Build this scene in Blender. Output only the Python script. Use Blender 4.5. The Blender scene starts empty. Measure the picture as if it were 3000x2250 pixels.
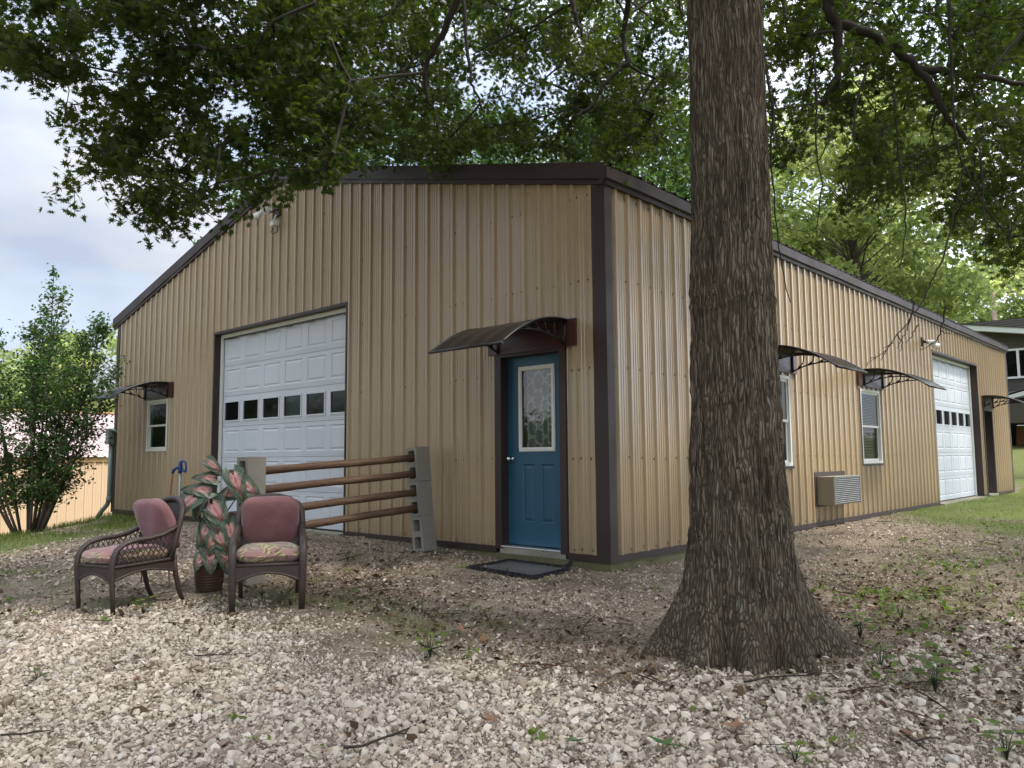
import bpy, bmesh, math, random
import numpy as np
from mathutils import Vector, Matrix, Euler
random.seed(11); RNG = np.random.default_rng(5)
SC = bpy.context.scene; COL = SC.collection
R = math.radians
# ---------------------------------------------------------------- camera
cam = bpy.data.cameras.new('camera'); cam.sensor_width = 36.0; cam.lens = 27.713
cam.clip_start = 0.05; cam.clip_end = 2000
cam_ob = bpy.data.objects.new('camera', cam); COL.objects.link(cam_ob)
CAM = np.array([4.5624, -6.3631, 1.0147])
def _rows(yaw, pitch, roll):
    cy, sy = math.cos(yaw), math.sin(yaw); cp, sp = math.cos(pitch), math.sin(pitch)
    f = np.array([sy*cp, cy*cp, sp]); r = np.array([cy, -sy, 0.0]); u = np.cross(r, f)
    cr, sr = math.cos(roll), math.sin(roll)
    return cr*r + sr*u, -sr*r + cr*u, f
CR, CU, CF = _rows(-0.74242992, 0.09297649, -0.00761116)
M4 = Matrix.Identity(4)
for i in range(3):
    M4[i][0] = CR[i]; M4[i][1] = CU[i]; M4[i][2] = -CF[i]; M4[i][3] = CAM[i]
cam_ob.matrix_world = M4
SC.camera = cam_ob
def visible(P, margin=0.2, near=0.4):
    """only build ground scatter where the photo's view (plus a wide margin) can see it"""
    d = np.asarray(P) - CAM; x = d@CR; y = d@CU; z = d@CF
    zz = np.maximum(z, 1e-3)
    return (z > near) & (abs(x/zz) < 0.65+margin) & (abs(y/zz) < 0.49+margin)
# ---------------------------------------------------------------- sun, sky, exposure
SUN_AZ = R(76); SUN_EL = R(58)          # azimuth from +Y towards +X
sdir = Vector((math.sin(SUN_AZ)*math.cos(SUN_EL), math.cos(SUN_AZ)*math.cos(SUN_EL), math.sin(SUN_EL)))
sl = bpy.data.lights.new('sun', 'SUN'); sl.energy = 1.7; sl.angle = R(7.0); sl.color = (1.0, 0.94, 0.84)
so = bpy.data.objects.new('sun', sl); COL.objects.link(so)
so.rotation_euler = (-sdir).to_track_quat('-Z', 'Y').to_euler(); so.location = (0, 0, 40)
W = bpy.data.worlds.new("World"); SC.world = W; W.use_nodes = True
SC.view_settings.view_transform = 'Standard'; SC.view_settings.look = 'None'
SC.view_settings.gamma = 1.0; SC.view_settings.exposure = 1.62
SC.view_settings.use_curve_mapping = False
SC.cycles.use_denoising = True
SC.cycles.max_bounces = 8; SC.cycles.transparent_max_bounces = 12
# ---------------------------------------------------------------- node helper
def nd(nt, typ, props=None, **inp):
    n = nt.nodes.new(typ)
    for k, v in (props or {}).items(): setattr(n, k, v)
    for k, v in inp.items():
        s = n.inputs[int(k[1:])] if (k[0] == 'i' and k[1:].isdigit()) else n.inputs[k.replace('_', ' ')]
        if isinstance(v, bpy.types.NodeSocket): nt.links.new(v, s)
        else:
            if s.type == 'RGBA' and len(v) == 3: v = (*v, 1.0)
            s.default_value = v
    return n
def ramp(nt, fac, stops, interp='LINEAR'):
    r = nd(nt, 'ShaderNodeValToRGB', None, Fac=fac); cr = r.color_ramp; cr.interpolation = interp
    while len(cr.elements) < len(stops): cr.elements.new(0.5)
    for e, (p, c) in zip(cr.elements, stops):
        e.position = p; e.color = (*c, 1.0) if not isinstance(c, (int, float)) else (c, c, c, 1.0)
    return r.outputs[0]
def mixc(nt, f, a, b, mode='MIX'):
    m = nt.nodes.new('ShaderNodeMix'); m.data_type = 'RGBA'; m.blend_type = mode
    for s, v in ((m.inputs[0], f), (m.inputs[6], a), (m.inputs[7], b)):
        if isinstance(v, bpy.types.NodeSocket): nt.links.new(v, s)
        elif s.type == 'RGBA': s.default_value = (*v, 1.0) if len(v) == 3 else v
        else: s.default_value = v
    return m.outputs[2]
def mth(nt, op, a, b=0.0, c=None, clamp=False):
    m = nt.nodes.new('ShaderNodeMath'); m.operation = op; m.use_clamp = clamp
    for i, v in enumerate((a, b, c)):
        if v is None: continue
        if isinstance(v, bpy.types.NodeSocket): nt.links.new(v, m.inputs[i])
        else: m.inputs[i].default_value = v
    return m.outputs[0]
# sky: Nishita blue under a broken layer of bright cloud
nt = W.node_tree; nt.nodes.clear()
sky = nd(nt, 'ShaderNodeTexSky', dict(sky_type='NISHITA', sun_disc=False, sun_elevation=SUN_EL, sun_rotation=SUN_AZ, altitude=200.0, air_density=1.0, dust_density=1.5))
tc = nd(nt, 'ShaderNodeTexCoord')
mp = nd(nt, 'ShaderNodeMapping', None, Vector=tc.outputs['Generated'], Scale=(1.0, 1.0, 2.2))
n1 = nd(nt, 'ShaderNodeTexNoise', None, Vector=mp.outputs[0], Scale=2.3, Detail=7.0, Roughness=0.55, Distortion=0.25)
n2 = nd(nt, 'ShaderNodeTexNoise', None, Vector=mp.outputs[0], Scale=5.5, Detail=5.0, Roughness=0.55)
cov = ramp(nt, n1.outputs[0], [(0.34, 0.35), (0.56, 1.0)])
shade = ramp(nt, n2.outputs[0], [(0.3, (3.7, 4.25, 5.4)), (0.62, (5.1, 5.35, 5.8))])
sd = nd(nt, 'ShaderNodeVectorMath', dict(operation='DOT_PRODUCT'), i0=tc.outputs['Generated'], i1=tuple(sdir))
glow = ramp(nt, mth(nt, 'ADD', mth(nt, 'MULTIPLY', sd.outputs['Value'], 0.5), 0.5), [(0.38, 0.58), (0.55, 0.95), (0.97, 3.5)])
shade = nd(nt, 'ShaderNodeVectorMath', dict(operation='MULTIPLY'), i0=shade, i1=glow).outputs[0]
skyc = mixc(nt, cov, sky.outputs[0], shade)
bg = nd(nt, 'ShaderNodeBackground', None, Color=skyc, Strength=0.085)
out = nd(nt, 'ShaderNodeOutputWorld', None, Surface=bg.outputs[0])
# ---------------------------------------------------------------- materials
MATS = {}
def principled(name):
    m = bpy.data.materials.new(name); m.use_nodes = True; t = m.node_tree; t.nodes.clear()
    b = nd(t, 'ShaderNodeBsdfPrincipled'); o = nd(t, 'ShaderNodeOutputMaterial', None, Surface=b.outputs[0])
    MATS[name] = m
    return m, t, b, o
def setin(t, b, name, v):
    s = b.inputs[name]
    if isinstance(v, bpy.types.NodeSocket): t.links.new(v, s)
    else: s.default_value = (*v, 1.0) if s.type == 'RGBA' and len(v) == 3 else v
def simple(name, col, rough=0.6, metal=0.0, var=0.15, vscale=6.0, bump=0.0, bscale=40.0, spec=0.5, coord='Object', stretch=(1, 1, 1)):
    m, t, b, o = principled(name)
    tcn = nd(t, 'ShaderNodeTexCoord'); mpn = nd(t, 'ShaderNodeMapping', None, Vector=tcn.outputs[coord], Scale=stretch)
    no = nd(t, 'ShaderNodeTexNoise', None, Vector=mpn.outputs[0], Scale=vscale, Detail=6.0, Roughness=0.6)
    c = mixc(t, no.outputs[0], tuple(x*(1-var) for x in col), tuple(min(1, x*(1+var)) for x in col))
    setin(t, b, 'Base Color', c); setin(t, b, 'Metallic', metal); setin(t, b, 'Specular IOR Level', spec)
    rr = ramp(t, no.outputs[0], [(0.3, max(0.02, rough-0.08)), (0.7, min(1, rough+0.08))]); setin(t, b, 'Roughness', rr)
    if bump:
        bn = nd(t, 'ShaderNodeTexNoise', None, Vector=mpn.outputs[0], Scale=bscale, Detail=5.0, Roughness=0.65)
        bp = nd(t, 'ShaderNodeBump', None, Strength=bump, Distance=0.01, Height=bn.outputs[0]); setin(t, b, 'Normal', bp.outputs[0])
    return m
def siding(name, col, rough, dirt=0.35, along='x'):
    """painted ribbed steel: slow oil-canning waves, faint streaks and grime rising from the ground"""
    m, t, b, o = principled(name)
    tcn = nd(t, 'ShaderNodeTexCoord'); ob = tcn.outputs['Object']
    sx = nd(t, 'ShaderNodeSeparateXYZ', None, Vector=ob)
    streak = nd(t, 'ShaderNodeTexNoise', None, Vector=nd(t, 'ShaderNodeMapping', None, Vector=ob, Scale=(9, 9, 0.35)).outputs[0], Scale=1.0, Detail=6.0, Roughness=0.65)
    blot = nd(t, 'ShaderNodeTexNoise', None, Vector=ob, Scale=1.1, Detail=5.0, Roughness=0.6)
    c = mixc(t, ramp(t, streak.outputs[0], [(0.35, 0.0), (0.68, 1.0)]), tuple(x*0.965 for x in col), tuple(x*1.03 for x in col))
    c = mixc(t, mth(t, 'MULTIPLY', ramp(t, blot.outputs[0], [(0.45, 0.0), (0.75, 1.0)]), 0.10), c, (col[0]*0.7, col[1]*0.72, col[2]*0.66))
    low = mth(t, 'MULTIPLY', mth(t, 'SUBTRACT', 1.0, mth(t, 'DIVIDE', sx.outputs[2], 0.5), clamp=True), mth(t, 'ADD', streak.outputs[0], 0.1), clamp=True)
    c = mixc(t, mth(t, 'MULTIPLY', low, dirt), c, (0.10, 0.085, 0.055))
    setin(t, b, 'Base Color', c)
    setin(t, b, 'Roughness', ramp(t, streak.outputs[0], [(0.3, rough-0.02), (0.7, rough+0.03)])); setin(t, b, 'Specular IOR Level', 0.8)
    wv = nd(t, 'ShaderNodeTexNoise', None, Vector=nd(t, 'ShaderNodeMapping', None, Vector=ob, Scale=(2.4, 2.4, 0.13)).outputs[0], Scale=1.0, Detail=0.0, Roughness=0.3)
    bp = nd(t, 'ShaderNodeBump', None, Strength=0.35, Distance=0.02, Height=wv.outputs[0]); setin(t, b, 'Normal', bp.outputs[0])
    return m
WALL = siding('tan_steel', (0.385, 0.283, 0.168), 0.22)
TRIM = simple('brown_trim', (0.036, 0.021, 0.018), 0.55, var=0.2, vscale=3, bump=0.12, bscale=6)
ROOFM = simple('brown_roof', (0.055, 0.036, 0.030), 0.42, var=0.2, vscale=2)
WHITE = simple('white_door_paint', (0.56, 0.58, 0.61), 0.42, var=0.10, vscale=1.3, bump=0.05, bscale=120)
VINYL = simple('white_vinyl', (0.72, 0.71, 0.66), 0.4, var=0.06)
CREAM = simple('cream_moulding', (0.70, 0.68, 0.61), 0.5, var=0.08)
BLUE = simple('blue_door_paint', (0.020, 0.085, 0.140), 0.42, var=0.14, vscale=5, bump=0.10, bscale=30)
BLACK = simple('black_powder_coat', (0.012, 0.011, 0.012), 0.35, var=0.2)
BOARD = simple('stained_board', (0.055, 0.018, 0.014), 0.35, var=0.4, vscale=4, stretch=(1, 1, 9), bump=0.1)
CONC = simple('concrete', (0.25, 0.225, 0.165), 0.9, var=0.35, vscale=5, bump=0.5, bscale=60)
MOSSY = simple('mossy_concrete', (0.125, 0.115, 0.060), 0.95, var=0.5, vscale=7, bump=0.5, bscale=50)
BLOCKM = simple('block_concrete', (0.235, 0.215, 0.175), 0.95, var=0.2, vscale=9, bump=0.6, bscale=160)
ALU = simple('aluminium', (0.85, 0.85, 0.85), 0.3, metal=1.0, var=0.03, vscale=2)
CHROME = simple('satin_nickel', (0.75, 0.72, 0.68), 0.15, metal=1.0, var=0.05)
SCREWM = simple('screw_heads', (0.085, 0.055, 0.035), 0.4, var=0.2)
DARK = simple('dark_inside', (0.010, 0.010, 0.010), 0.9)
GREYPL = simple('grey_conduit', (0.20, 0.235, 0.21), 0.5, var=0.15)
RUBBER = simple('black_rubber', (0.011, 0.011, 0.012), 0.6, var=0.3, vscale=30, bump=0.6, bscale=90)
MATTOP = simple('mat_carpet', (0.085, 0.085, 0.086), 0.95, var=0.45, vscale=14, bump=0.5, bscale=250)
def railwood():
    m, t, b, o = principled('stained_rail')
    ob = nd(t, 'ShaderNodeTexCoord').outputs['Object']
    g = nd(t, 'ShaderNodeTexNoise', None, Vector=nd(t, 'ShaderNodeMapping', None, Vector=ob, Scale=(40, 2.2, 40)).outputs[0], Scale=1.0, Detail=6, Roughness=0.6)
    k = nd(t, 'ShaderNodeTexVoronoi', None, Vector=nd(t, 'ShaderNodeMapping', None, Vector=ob, Scale=(12, 4, 12)).outputs[0], Scale=1.0)
    c = ramp(t, g.outputs[0], [(0.3, (0.034, 0.016, 0.009)), (0.5, (0.085, 0.044, 0.022)), (0.7, (0.165, 0.10, 0.058))])
    c = mixc(t, ramp(t, k.outputs['Distance'], [(0.06, 1.0), (0.16, 0.0)]), c, (0.03, 0.012, 0.007))
    setin(t, b, 'Base Color', c); setin(t, b, 'Roughness', 0.62)
    setin(t, b, 'Normal', nd(t, 'ShaderNodeBump', None, Strength=0.4, Distance=0.004, Height=g.outputs[0]).outputs[0])
    return m
RAIL = railwood()
def wicker(name, col, sc=70.0):
    m, t, b, o = principled(name)
    ob = nd(t, 'ShaderNodeTexCoord').outputs['Object']
    w1 = nd(t, 'ShaderNodeTexWave', dict(wave_type='BANDS', bands_direction='Z'), Vector=ob, Scale=sc*0.32, Distortion=1.2, Detail=1.0, Detail_Scale=2.0)
    br = nd(t, 'ShaderNodeTexBrick', dict(offset=0.5), Vector=nd(t, 'ShaderNodeMapping', None, Vector=ob, Rotation=(R(90), 0, R(45))).outputs[0], Scale=sc*0.5, Mortar_Size=0.12)
    no = nd(t, 'ShaderNodeTexNoise', None, Vector=ob, Scale=35.0, Detail=4.0)
    h = mth(t, 'MULTIPLY', w1.outputs[0], mth(t, 'SUBTRACT', 1.0, br.outputs['Fac']))
    c = mixc(t, no.outputs[0], tuple(x*0.55 for x in col), tuple(x*1.5 for x in col))
    c = mixc(t, ramp(t, h, [(0.05, 0.0), (0.6, 1.0)]), tuple(x*0.35 for x in col), mixc(t, 0.7, c, tuple(x*1.9 for x in col)))
    setin(t, b, 'Base Color', c); setin(t, b, 'Roughness', 0.5)
    setin(t, b, 'Normal', nd(t, 'ShaderNodeBump', None, Strength=0.9, Distance=0.006, Height=h).outputs[0])
    return m
WICK = wicker('brown_wicker', (0.105, 0.068, 0.053))
BASKET = wicker('basket_weave', (0.15, 0.065, 0.03), 90)
def fabric(name, floral):
    m, t, b, o = principled(name)
    ob = nd(t, 'ShaderNodeTexCoord').outputs['Object']
    no = nd(t, 'ShaderNodeTexNoise', None, Vector=ob, Scale=9.0, Detail=6.0, Roughness=0.65)
    c = mixc(t, no.outputs[0], (0.165, 0.066, 0.070), (0.235, 0.108, 0.108))
    if floral:
        wv = nd(t, 'ShaderNodeTexNoise', None, Vector=ob, Scale=5.0, Detail=1.0)
        pos = mixc(t, 0.25, ob, wv.outputs['Color'])
        vo = nd(t, 'ShaderNodeTexVoronoi', None, Vector=pos, Scale=6.5)
        fr = nd(t, 'ShaderNodeTexWave', dict(wave_type='RINGS', rings_direction='Y'), Vector=pos, Scale=9.0, Distortion=7.0, Detail=2.0, Detail_Scale=1.6)
        big = nd(t, 'ShaderNodeTexNoise', None, Vector=ob, Scale=8.5, Detail=2.5, Distortion=1.5)
        msk = ramp(t, big.outputs[0], [(0.46, 0.0), (0.53, 1.0)])
        base = mixc(t, no.outputs[0], (0.20, 0.10, 0.092), (0.29, 0.165, 0.145))
        c = mixc(t, msk, base, mixc(t, ramp(t, fr.outputs[0], [(0.3, 0.0), (0.6, 1.0)]), (0.095, 0.075, 0.026), (0.36, 0.30, 0.15)))
    fine = nd(t, 'ShaderNodeTexNoise', None, Vector=ob, Scale=260.0, Detail=2.0)
    setin(t, b, 'Base Color', c); setin(t, b, 'Roughness', 0.9); setin(t, b, 'Sheen Weight', 0.25)
    wr = nd(t, 'ShaderNodeTexNoise', None, Vector=ob, Scale=11.0, Detail=3.0)
    h = mth(t, 'ADD', mth(t, 'MULTIPLY', fine.outputs[0], 0.12), wr.outputs[0])
    setin(t, b, 'Normal', nd(t, 'ShaderNodeBump', None, Strength=0.5, Distance=0.015, Height=h).outputs[0])
    return m
MAUVE = fabric('mauve_cushion', False); FLORAL = fabric('floral_cushion', True)
def tinted(name, stops, rough=0.6, trans=0.0, transcol=None, noise=0.0, bump=0.0, spec=0.4, bscale=60):
    """colour picked per leaf / stone / blade from a 'tint' attribute"""
    m, t, b, o = principled(name)
    a = nd(t, 'ShaderNodeAttribute', dict(attribute_name='tint'))
    f = a.outputs['Fac']
    ob = nd(t, 'ShaderNodeTexCoord').outputs['Object']
    if noise:
        nn = nd(t, 'ShaderNodeTexNoise', None, Vector=ob, Scale=bscale, Detail=5.0, Roughness=0.65)
        f = mth(t, 'ADD', f, mth(t, 'MULTIPLY', mth(t, 'SUBTRACT', nn.outputs[0], 0.5), noise), clamp=True)
        if bump: setin(t, b, 'Normal', nd(t, 'ShaderNodeBump', None, Strength=bump, Distance=0.01, Height=nn.outputs[0]).outputs[0])
    c = ramp(t, f, stops); setin(t, b, 'Base Color', c); setin(t, b, 'Roughness', rough); setin(t, b, 'Specular IOR Level', spec)
    if trans:
        tr = nd(t, 'ShaderNodeBsdfTranslucent', None, Color=mixc(t, 1.0, c, transcol, 'MULTIPLY'))
        mx = nd(t, 'ShaderNodeMixShader', None, i0=trans, i1=b.outputs[0], i2=tr.outputs[0])
        t.links.new(mx.outputs[0], o.inputs[0])
    return m
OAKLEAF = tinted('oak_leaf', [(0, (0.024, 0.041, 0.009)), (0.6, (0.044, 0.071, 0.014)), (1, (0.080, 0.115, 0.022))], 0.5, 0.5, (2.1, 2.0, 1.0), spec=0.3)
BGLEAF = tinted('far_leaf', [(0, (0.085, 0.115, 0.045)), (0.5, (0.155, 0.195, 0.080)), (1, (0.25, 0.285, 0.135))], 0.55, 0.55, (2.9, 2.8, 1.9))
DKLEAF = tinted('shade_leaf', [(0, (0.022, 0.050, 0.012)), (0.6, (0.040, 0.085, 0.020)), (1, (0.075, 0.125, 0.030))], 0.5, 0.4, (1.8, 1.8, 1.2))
STONE = tinted('limestone', [(0, (0.16, 0.11, 0.075)), (0.2, (0.30, 0.236, 0.176)), (0.5, (0.46, 0.382, 0.295)), (0.85, (0.61, 0.53, 0.435)), (1, (0.37, 0.345, 0.32))], 0.85, noise=0.22, bump=0.5, spec=0.25, bscale=90)
GRIT = tinted('fine_gravel', [(0, (0.14, 0.10, 0.07)), (0.35, (0.30, 0.235, 0.175)), (0.75, (0.47, 0.39, 0.305)), (1, (0.57, 0.50, 0.41))], 0.9, spec=0.2)
BLADE = tinted('grass_blade', [(0, (0.24, 0.19, 0.08)), (0.2, (0.13, 0.13, 0.035)), (0.5, (0.070, 0.115, 0.022)), (1, (0.185, 0.24, 0.045))], 0.55, 0.45, (1.6, 1.7, 1.1))
LITTER = tinted('dead_litter', [(0, (0.030, 0.018, 0.011)), (0.5, (0.085, 0.048, 0.025)), (0.85, (0.19, 0.12, 0.065)), (1, (0.26, 0.11, 0.05))], 0.85, spec=0.2)
def bark():
    m, t, b, o = principled('oak_bark')
    ob = nd(t, 'ShaderNodeTexCoord').outputs['Object']
    a = nd(t, 'ShaderNodeAttribute', dict(attribute_name='tint'))
    f1 = nd(t, 'ShaderNodeTexNoise', None, Vector=nd(t, 'ShaderNodeMapping', None, Vector=ob, Scale=(42, 42, 4.5)).outputs[0], Scale=1.0, Detail=8.0, Roughness=0.7)
    f2 = nd(t, 'ShaderNodeTexNoise', None, Vector=ob, Scale=2.2, Detail=5.0, Roughness=0.6)
    li = nd(t, 'ShaderNodeTexNoise', None, Vector=nd(t, 'ShaderNodeMapping', None, Vector=ob, Scale=(20, 20, 9)).outputs[0], Scale=1.0, Detail=6.0, Roughness=0.7)
    c = ramp(t, f1.outputs[0], [(0.36, (0.092, 0.069, 0.047)), (0.47, (0.148, 0.115, 0.080)), (0.56, (0.205, 0.165, 0.118)), (0.68, (0.29, 0.25, 0.19))])
    c = mixc(t, ramp(t, f2.outputs[0], [(0.5, 0.0), (0.68, 0.6)]), c, (0.085, 0.052, 0.034))
    lm = mth(t, 'MULTIPLY', ramp(t, li.outputs[0], [(0.56, 0.0), (0.66, 1.0)]), a.outputs['Fac'])
    c = mixc(t, mth(t, 'MULTIPLY', lm, 0.75), c, (0.27, 0.28, 0.235))
    dn = nd(t, 'ShaderNodeTexNoise', None, Vector=ob, Scale=6.0, Detail=3.0)
    pv = nd(t, 'ShaderNodeVectorMath', dict(operation='MULTIPLY_ADD'), i0=dn.outputs['Color'], i1=(.05, .05, .05), i2=ob).outputs[0]
    ve = nd(t, 'ShaderNodeTexVoronoi', dict(feature='DISTANCE_TO_EDGE'), Vector=nd(t, 'ShaderNodeMapping', None, Vector=pv, Scale=(52, 52, 3.6)).outputs[0], Scale=1.0)
    fis = ramp(t, ve.outputs['Distance'], [(0.0, 0.0), (0.22, 1.0)])
    c = mixc(t, fis, (0.052, 0.040, 0.028), c)
    setin(t, b, 'Base Color', c); setin(t, b, 'Roughness', 0.92); setin(t, b, 'Specular IOR Level', 0.2)
    hh = mth(t, 'ADD', mth(t, 'MULTIPLY', fis, 0.6), f1.outputs[0])
    setin(t, b, 'Normal', nd(t, 'ShaderNodeBump', None, Strength=1.0, Distance=0.02, Height=hh).outputs[0])
    return m
BARK = bark()
TWIG = simple('dark_twig', (0.030, 0.022, 0.016), 0.85, var=0.35, vscale=12)
STEM = simple('pale_stem', (0.085, 0.060, 0.045), 0.8, var=0.35, vscale=9)
def glass(name, refl=1.5, tint=(0.9, 0.95, 0.93), boost=2.0):
    m, t, b, o = principled(name)
    t.nodes.remove(b)
    fr = nd(t, 'ShaderNodeFresnel', None, IOR=refl)
    ob = nd(t, 'ShaderNodeTexCoord').outputs['Object']
    wn = nd(t, 'ShaderNodeTexNoise', None, Vector=ob, Scale=7.0, Detail=2.0)
    bp = nd(t, 'ShaderNodeBump', None, Strength=0.25, Distance=0.01, Height=wn.outputs[0])
    g = nd(t, 'ShaderNodeBsdfGlossy', None, Color=(1, 1, 1), Roughness=0.01, Normal=bp.outputs[0])
    tr = nd(t, 'ShaderNodeBsdfTransparent', None, Color=tint)
    mx = nd(t, 'ShaderNodeMixShader', None, i0=mth(t, 'MULTIPLY', fr.outputs[0], boost, clamp=True), i1=tr.outputs[0], i2=g.outputs[0])
    t.links.new(mx.outputs[0], o.inputs[0])
    return m
GLASS = glass('window_glass', 1.7, boost=1.7); WGLASS = glass('tinted_window_glass', 1.5, (0.6, 0.63, 0.6), 0.45)
DGLASS = simple('dark_garage_glass', (0.004, 0.005, 0.005), 0.05, var=0.05, spec=0.35)
def poly():
    m, t, b, o = principled('smoked_polycarbonate')
    tr = nd(t, 'ShaderNodeBsdfTransparent', None, Color=(0.33, 0.29, 0.26))
    setin(t, b, 'Base Color', (0.035, 0.029, 0.026)); setin(t, b, 'Roughness', 0.18)
    mx = nd(t, 'ShaderNodeMixShader', None, i0=0.42, i1=b.outputs[0], i2=tr.outputs[0])
    t.links.new(mx.outputs[0], o.inputs[0]); return m
POLY = poly()
def lace():
    m, t, b, o = principled('lace_curtain')
    ob = nd(t, 'ShaderNodeTexCoord').outputs['Object']
    mpn = nd(t, 'ShaderNodeMapping', None, Vector=ob, Rotation=(0, R(45), 0), Scale=(7, 7, 7))
    ck = nd(t, 'ShaderNodeTexVoronoi', dict(feature='DISTANCE_TO_EDGE'), Vector=mpn.outputs[0], Scale=1.0, Randomness=0.25)
    no = nd(t, 'ShaderNodeTexNoise', None, Vector=ob, Scale=120.0, Detail=2.0)
    al = mth(t, 'ADD', ramp(t, ck.outputs['Distance'], [(0.03, 0.85), (0.10, 0.32)]), mth(t, 'MULTIPLY', no.outputs[0], 0.12))
    setin(t, b, 'Base Color', (0.78, 0.78, 0.76)); setin(t, b, 'Roughness', 0.9); setin(t, b, 'Alpha', al); return m
LACE = lace()
def leafcal():
    """caladium: green rim and speckle, blush centre, red veins (from leaf coordinates stored on the mesh)"""
    m, t, b, o = principled('caladium_leaf')
    a = nd(t, 'ShaderNodeAttribute', dict(attribute_name='luv'))
    s = nd(t, 'ShaderNodeSeparateXYZ', None, Vector=a.outputs['Vector'])
    u, v, e = s.outputs[0], s.outputs[1], s.outputs[2]          # across, along, distance to rim (0 rim .. 1)
    no = nd(t, 'ShaderNodeTexNoise', None, Vector=a.outputs['Vector'], Scale=9.0, Detail=5.0, Roughness=0.7)
    sp = nd(t, 'ShaderNodeTexNoise', None, Vector=a.outputs['Vector'], Scale=22.0, Detail=3.0, Roughness=0.8)
    green = mixc(t, ramp(t, sp.outputs[0], [(0.56, 0.0), (0.64, 1.0)]), (0.016, 0.048, 0.020), (0.17, 0.24, 0.17))
    pink = mixc(t, no.outputs[0], (0.24, 0.080, 0.070), (0.42, 0.27, 0.22))
    ee = mth(t, 'ADD', e, mth(t, 'MULTIPLY', mth(t, 'SUBTRACT', no.outputs[0], 0.5), 0.9))
    c = mixc(t, ramp(t, ee, [(0.50, 0.0), (0.70, 1.0)]), green, pink)
    au = mth(t, 'ABSOLUTE', u)
    rib = mth(t, 'PINGPONG', mth(t, 'ADD', mth(t, 'SUBTRACT', v, mth(t, 'MULTIPLY', au, 0.9)), mth(t, 'MULTIPLY', no.outputs[0], 0.1)), 0.11)
    vein = mth(t, 'MAXIMUM', ramp(t, au, [(0.015, 1.0), (0.045, 0.0)]), ramp(t, rib, [(0.007, 1.0), (0.020, 0.0)]))
    c = mixc(t, mth(t, 'MULTIPLY', vein, ramp(t, ee, [(0.2, 0.25), (0.5, 0.95)])), c, (0.27, 0.035, 0.035))
    setin(t, b, 'Base Color', c); setin(t, b, 'Roughness', 0.38); return m
CALA = leafcal()
CALSTEM = simple('caladium_stem', (0.030, 0.045, 0.018), 0.5, var=0.4)
HYDB = simple('blue_cast_iron', (0.010, 0.040, 0.17), 0.4, var=0.25)
HOSE = simple('orange_hose', (0.30, 0.12, 0.055), 0.5, var=0.2)
GALV = simple('galvanised_pipe', (0.33, 0.33, 0.31), 0.45, metal=0.7, var=0.2)
LAMPW = simple('lamp_white', (0.62, 0.62, 0.58), 0.4, var=0.08)
LAMPG = simple('lamp_lens', (0.55, 0.56, 0.53), 0.15, var=0.1)
ACTAN = simple('ac_case', (0.24, 0.215, 0.155), 0.5, var=0.12)
ACGRL = simple('ac_louvre', (0.36, 0.37, 0.37), 0.35, metal=0.4, var=0.1)
BLIND = simple('blind_slats', (0.50, 0.46, 0.36), 0.6, var=0.08)
BARNW = simple('barn_wall_paint', (0.56, 0.40, 0.265), 0.5, var=0.07, vscale=2)
BARNR = simple('barn_roof_paint', (0.42, 0.32, 0.30), 0.4, var=0.06, vscale=1.5)
BARNT = simple('barn_trim', (0.55, 0.33, 0.16), 0.5)
HSIDE = simple('dark_lap_siding', (0.085, 0.073, 0.068), 0.6, var=0.15)
HTRIM = simple('white_house_trim', (0.74, 0.76, 0.78), 0.5, var=0.05)
SHING = simple('shingle_roof', (0.075, 0.073, 0.074), 0.9, var=0.3, vscale=10)
OSB = simple('raw_sheathing', (0.33, 0.16, 0.065), 0.85, var=0.35, vscale=6)
POLEW = simple('pole_wood', (0.20, 0.15, 0.11), 0.9, var=0.25)
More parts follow.
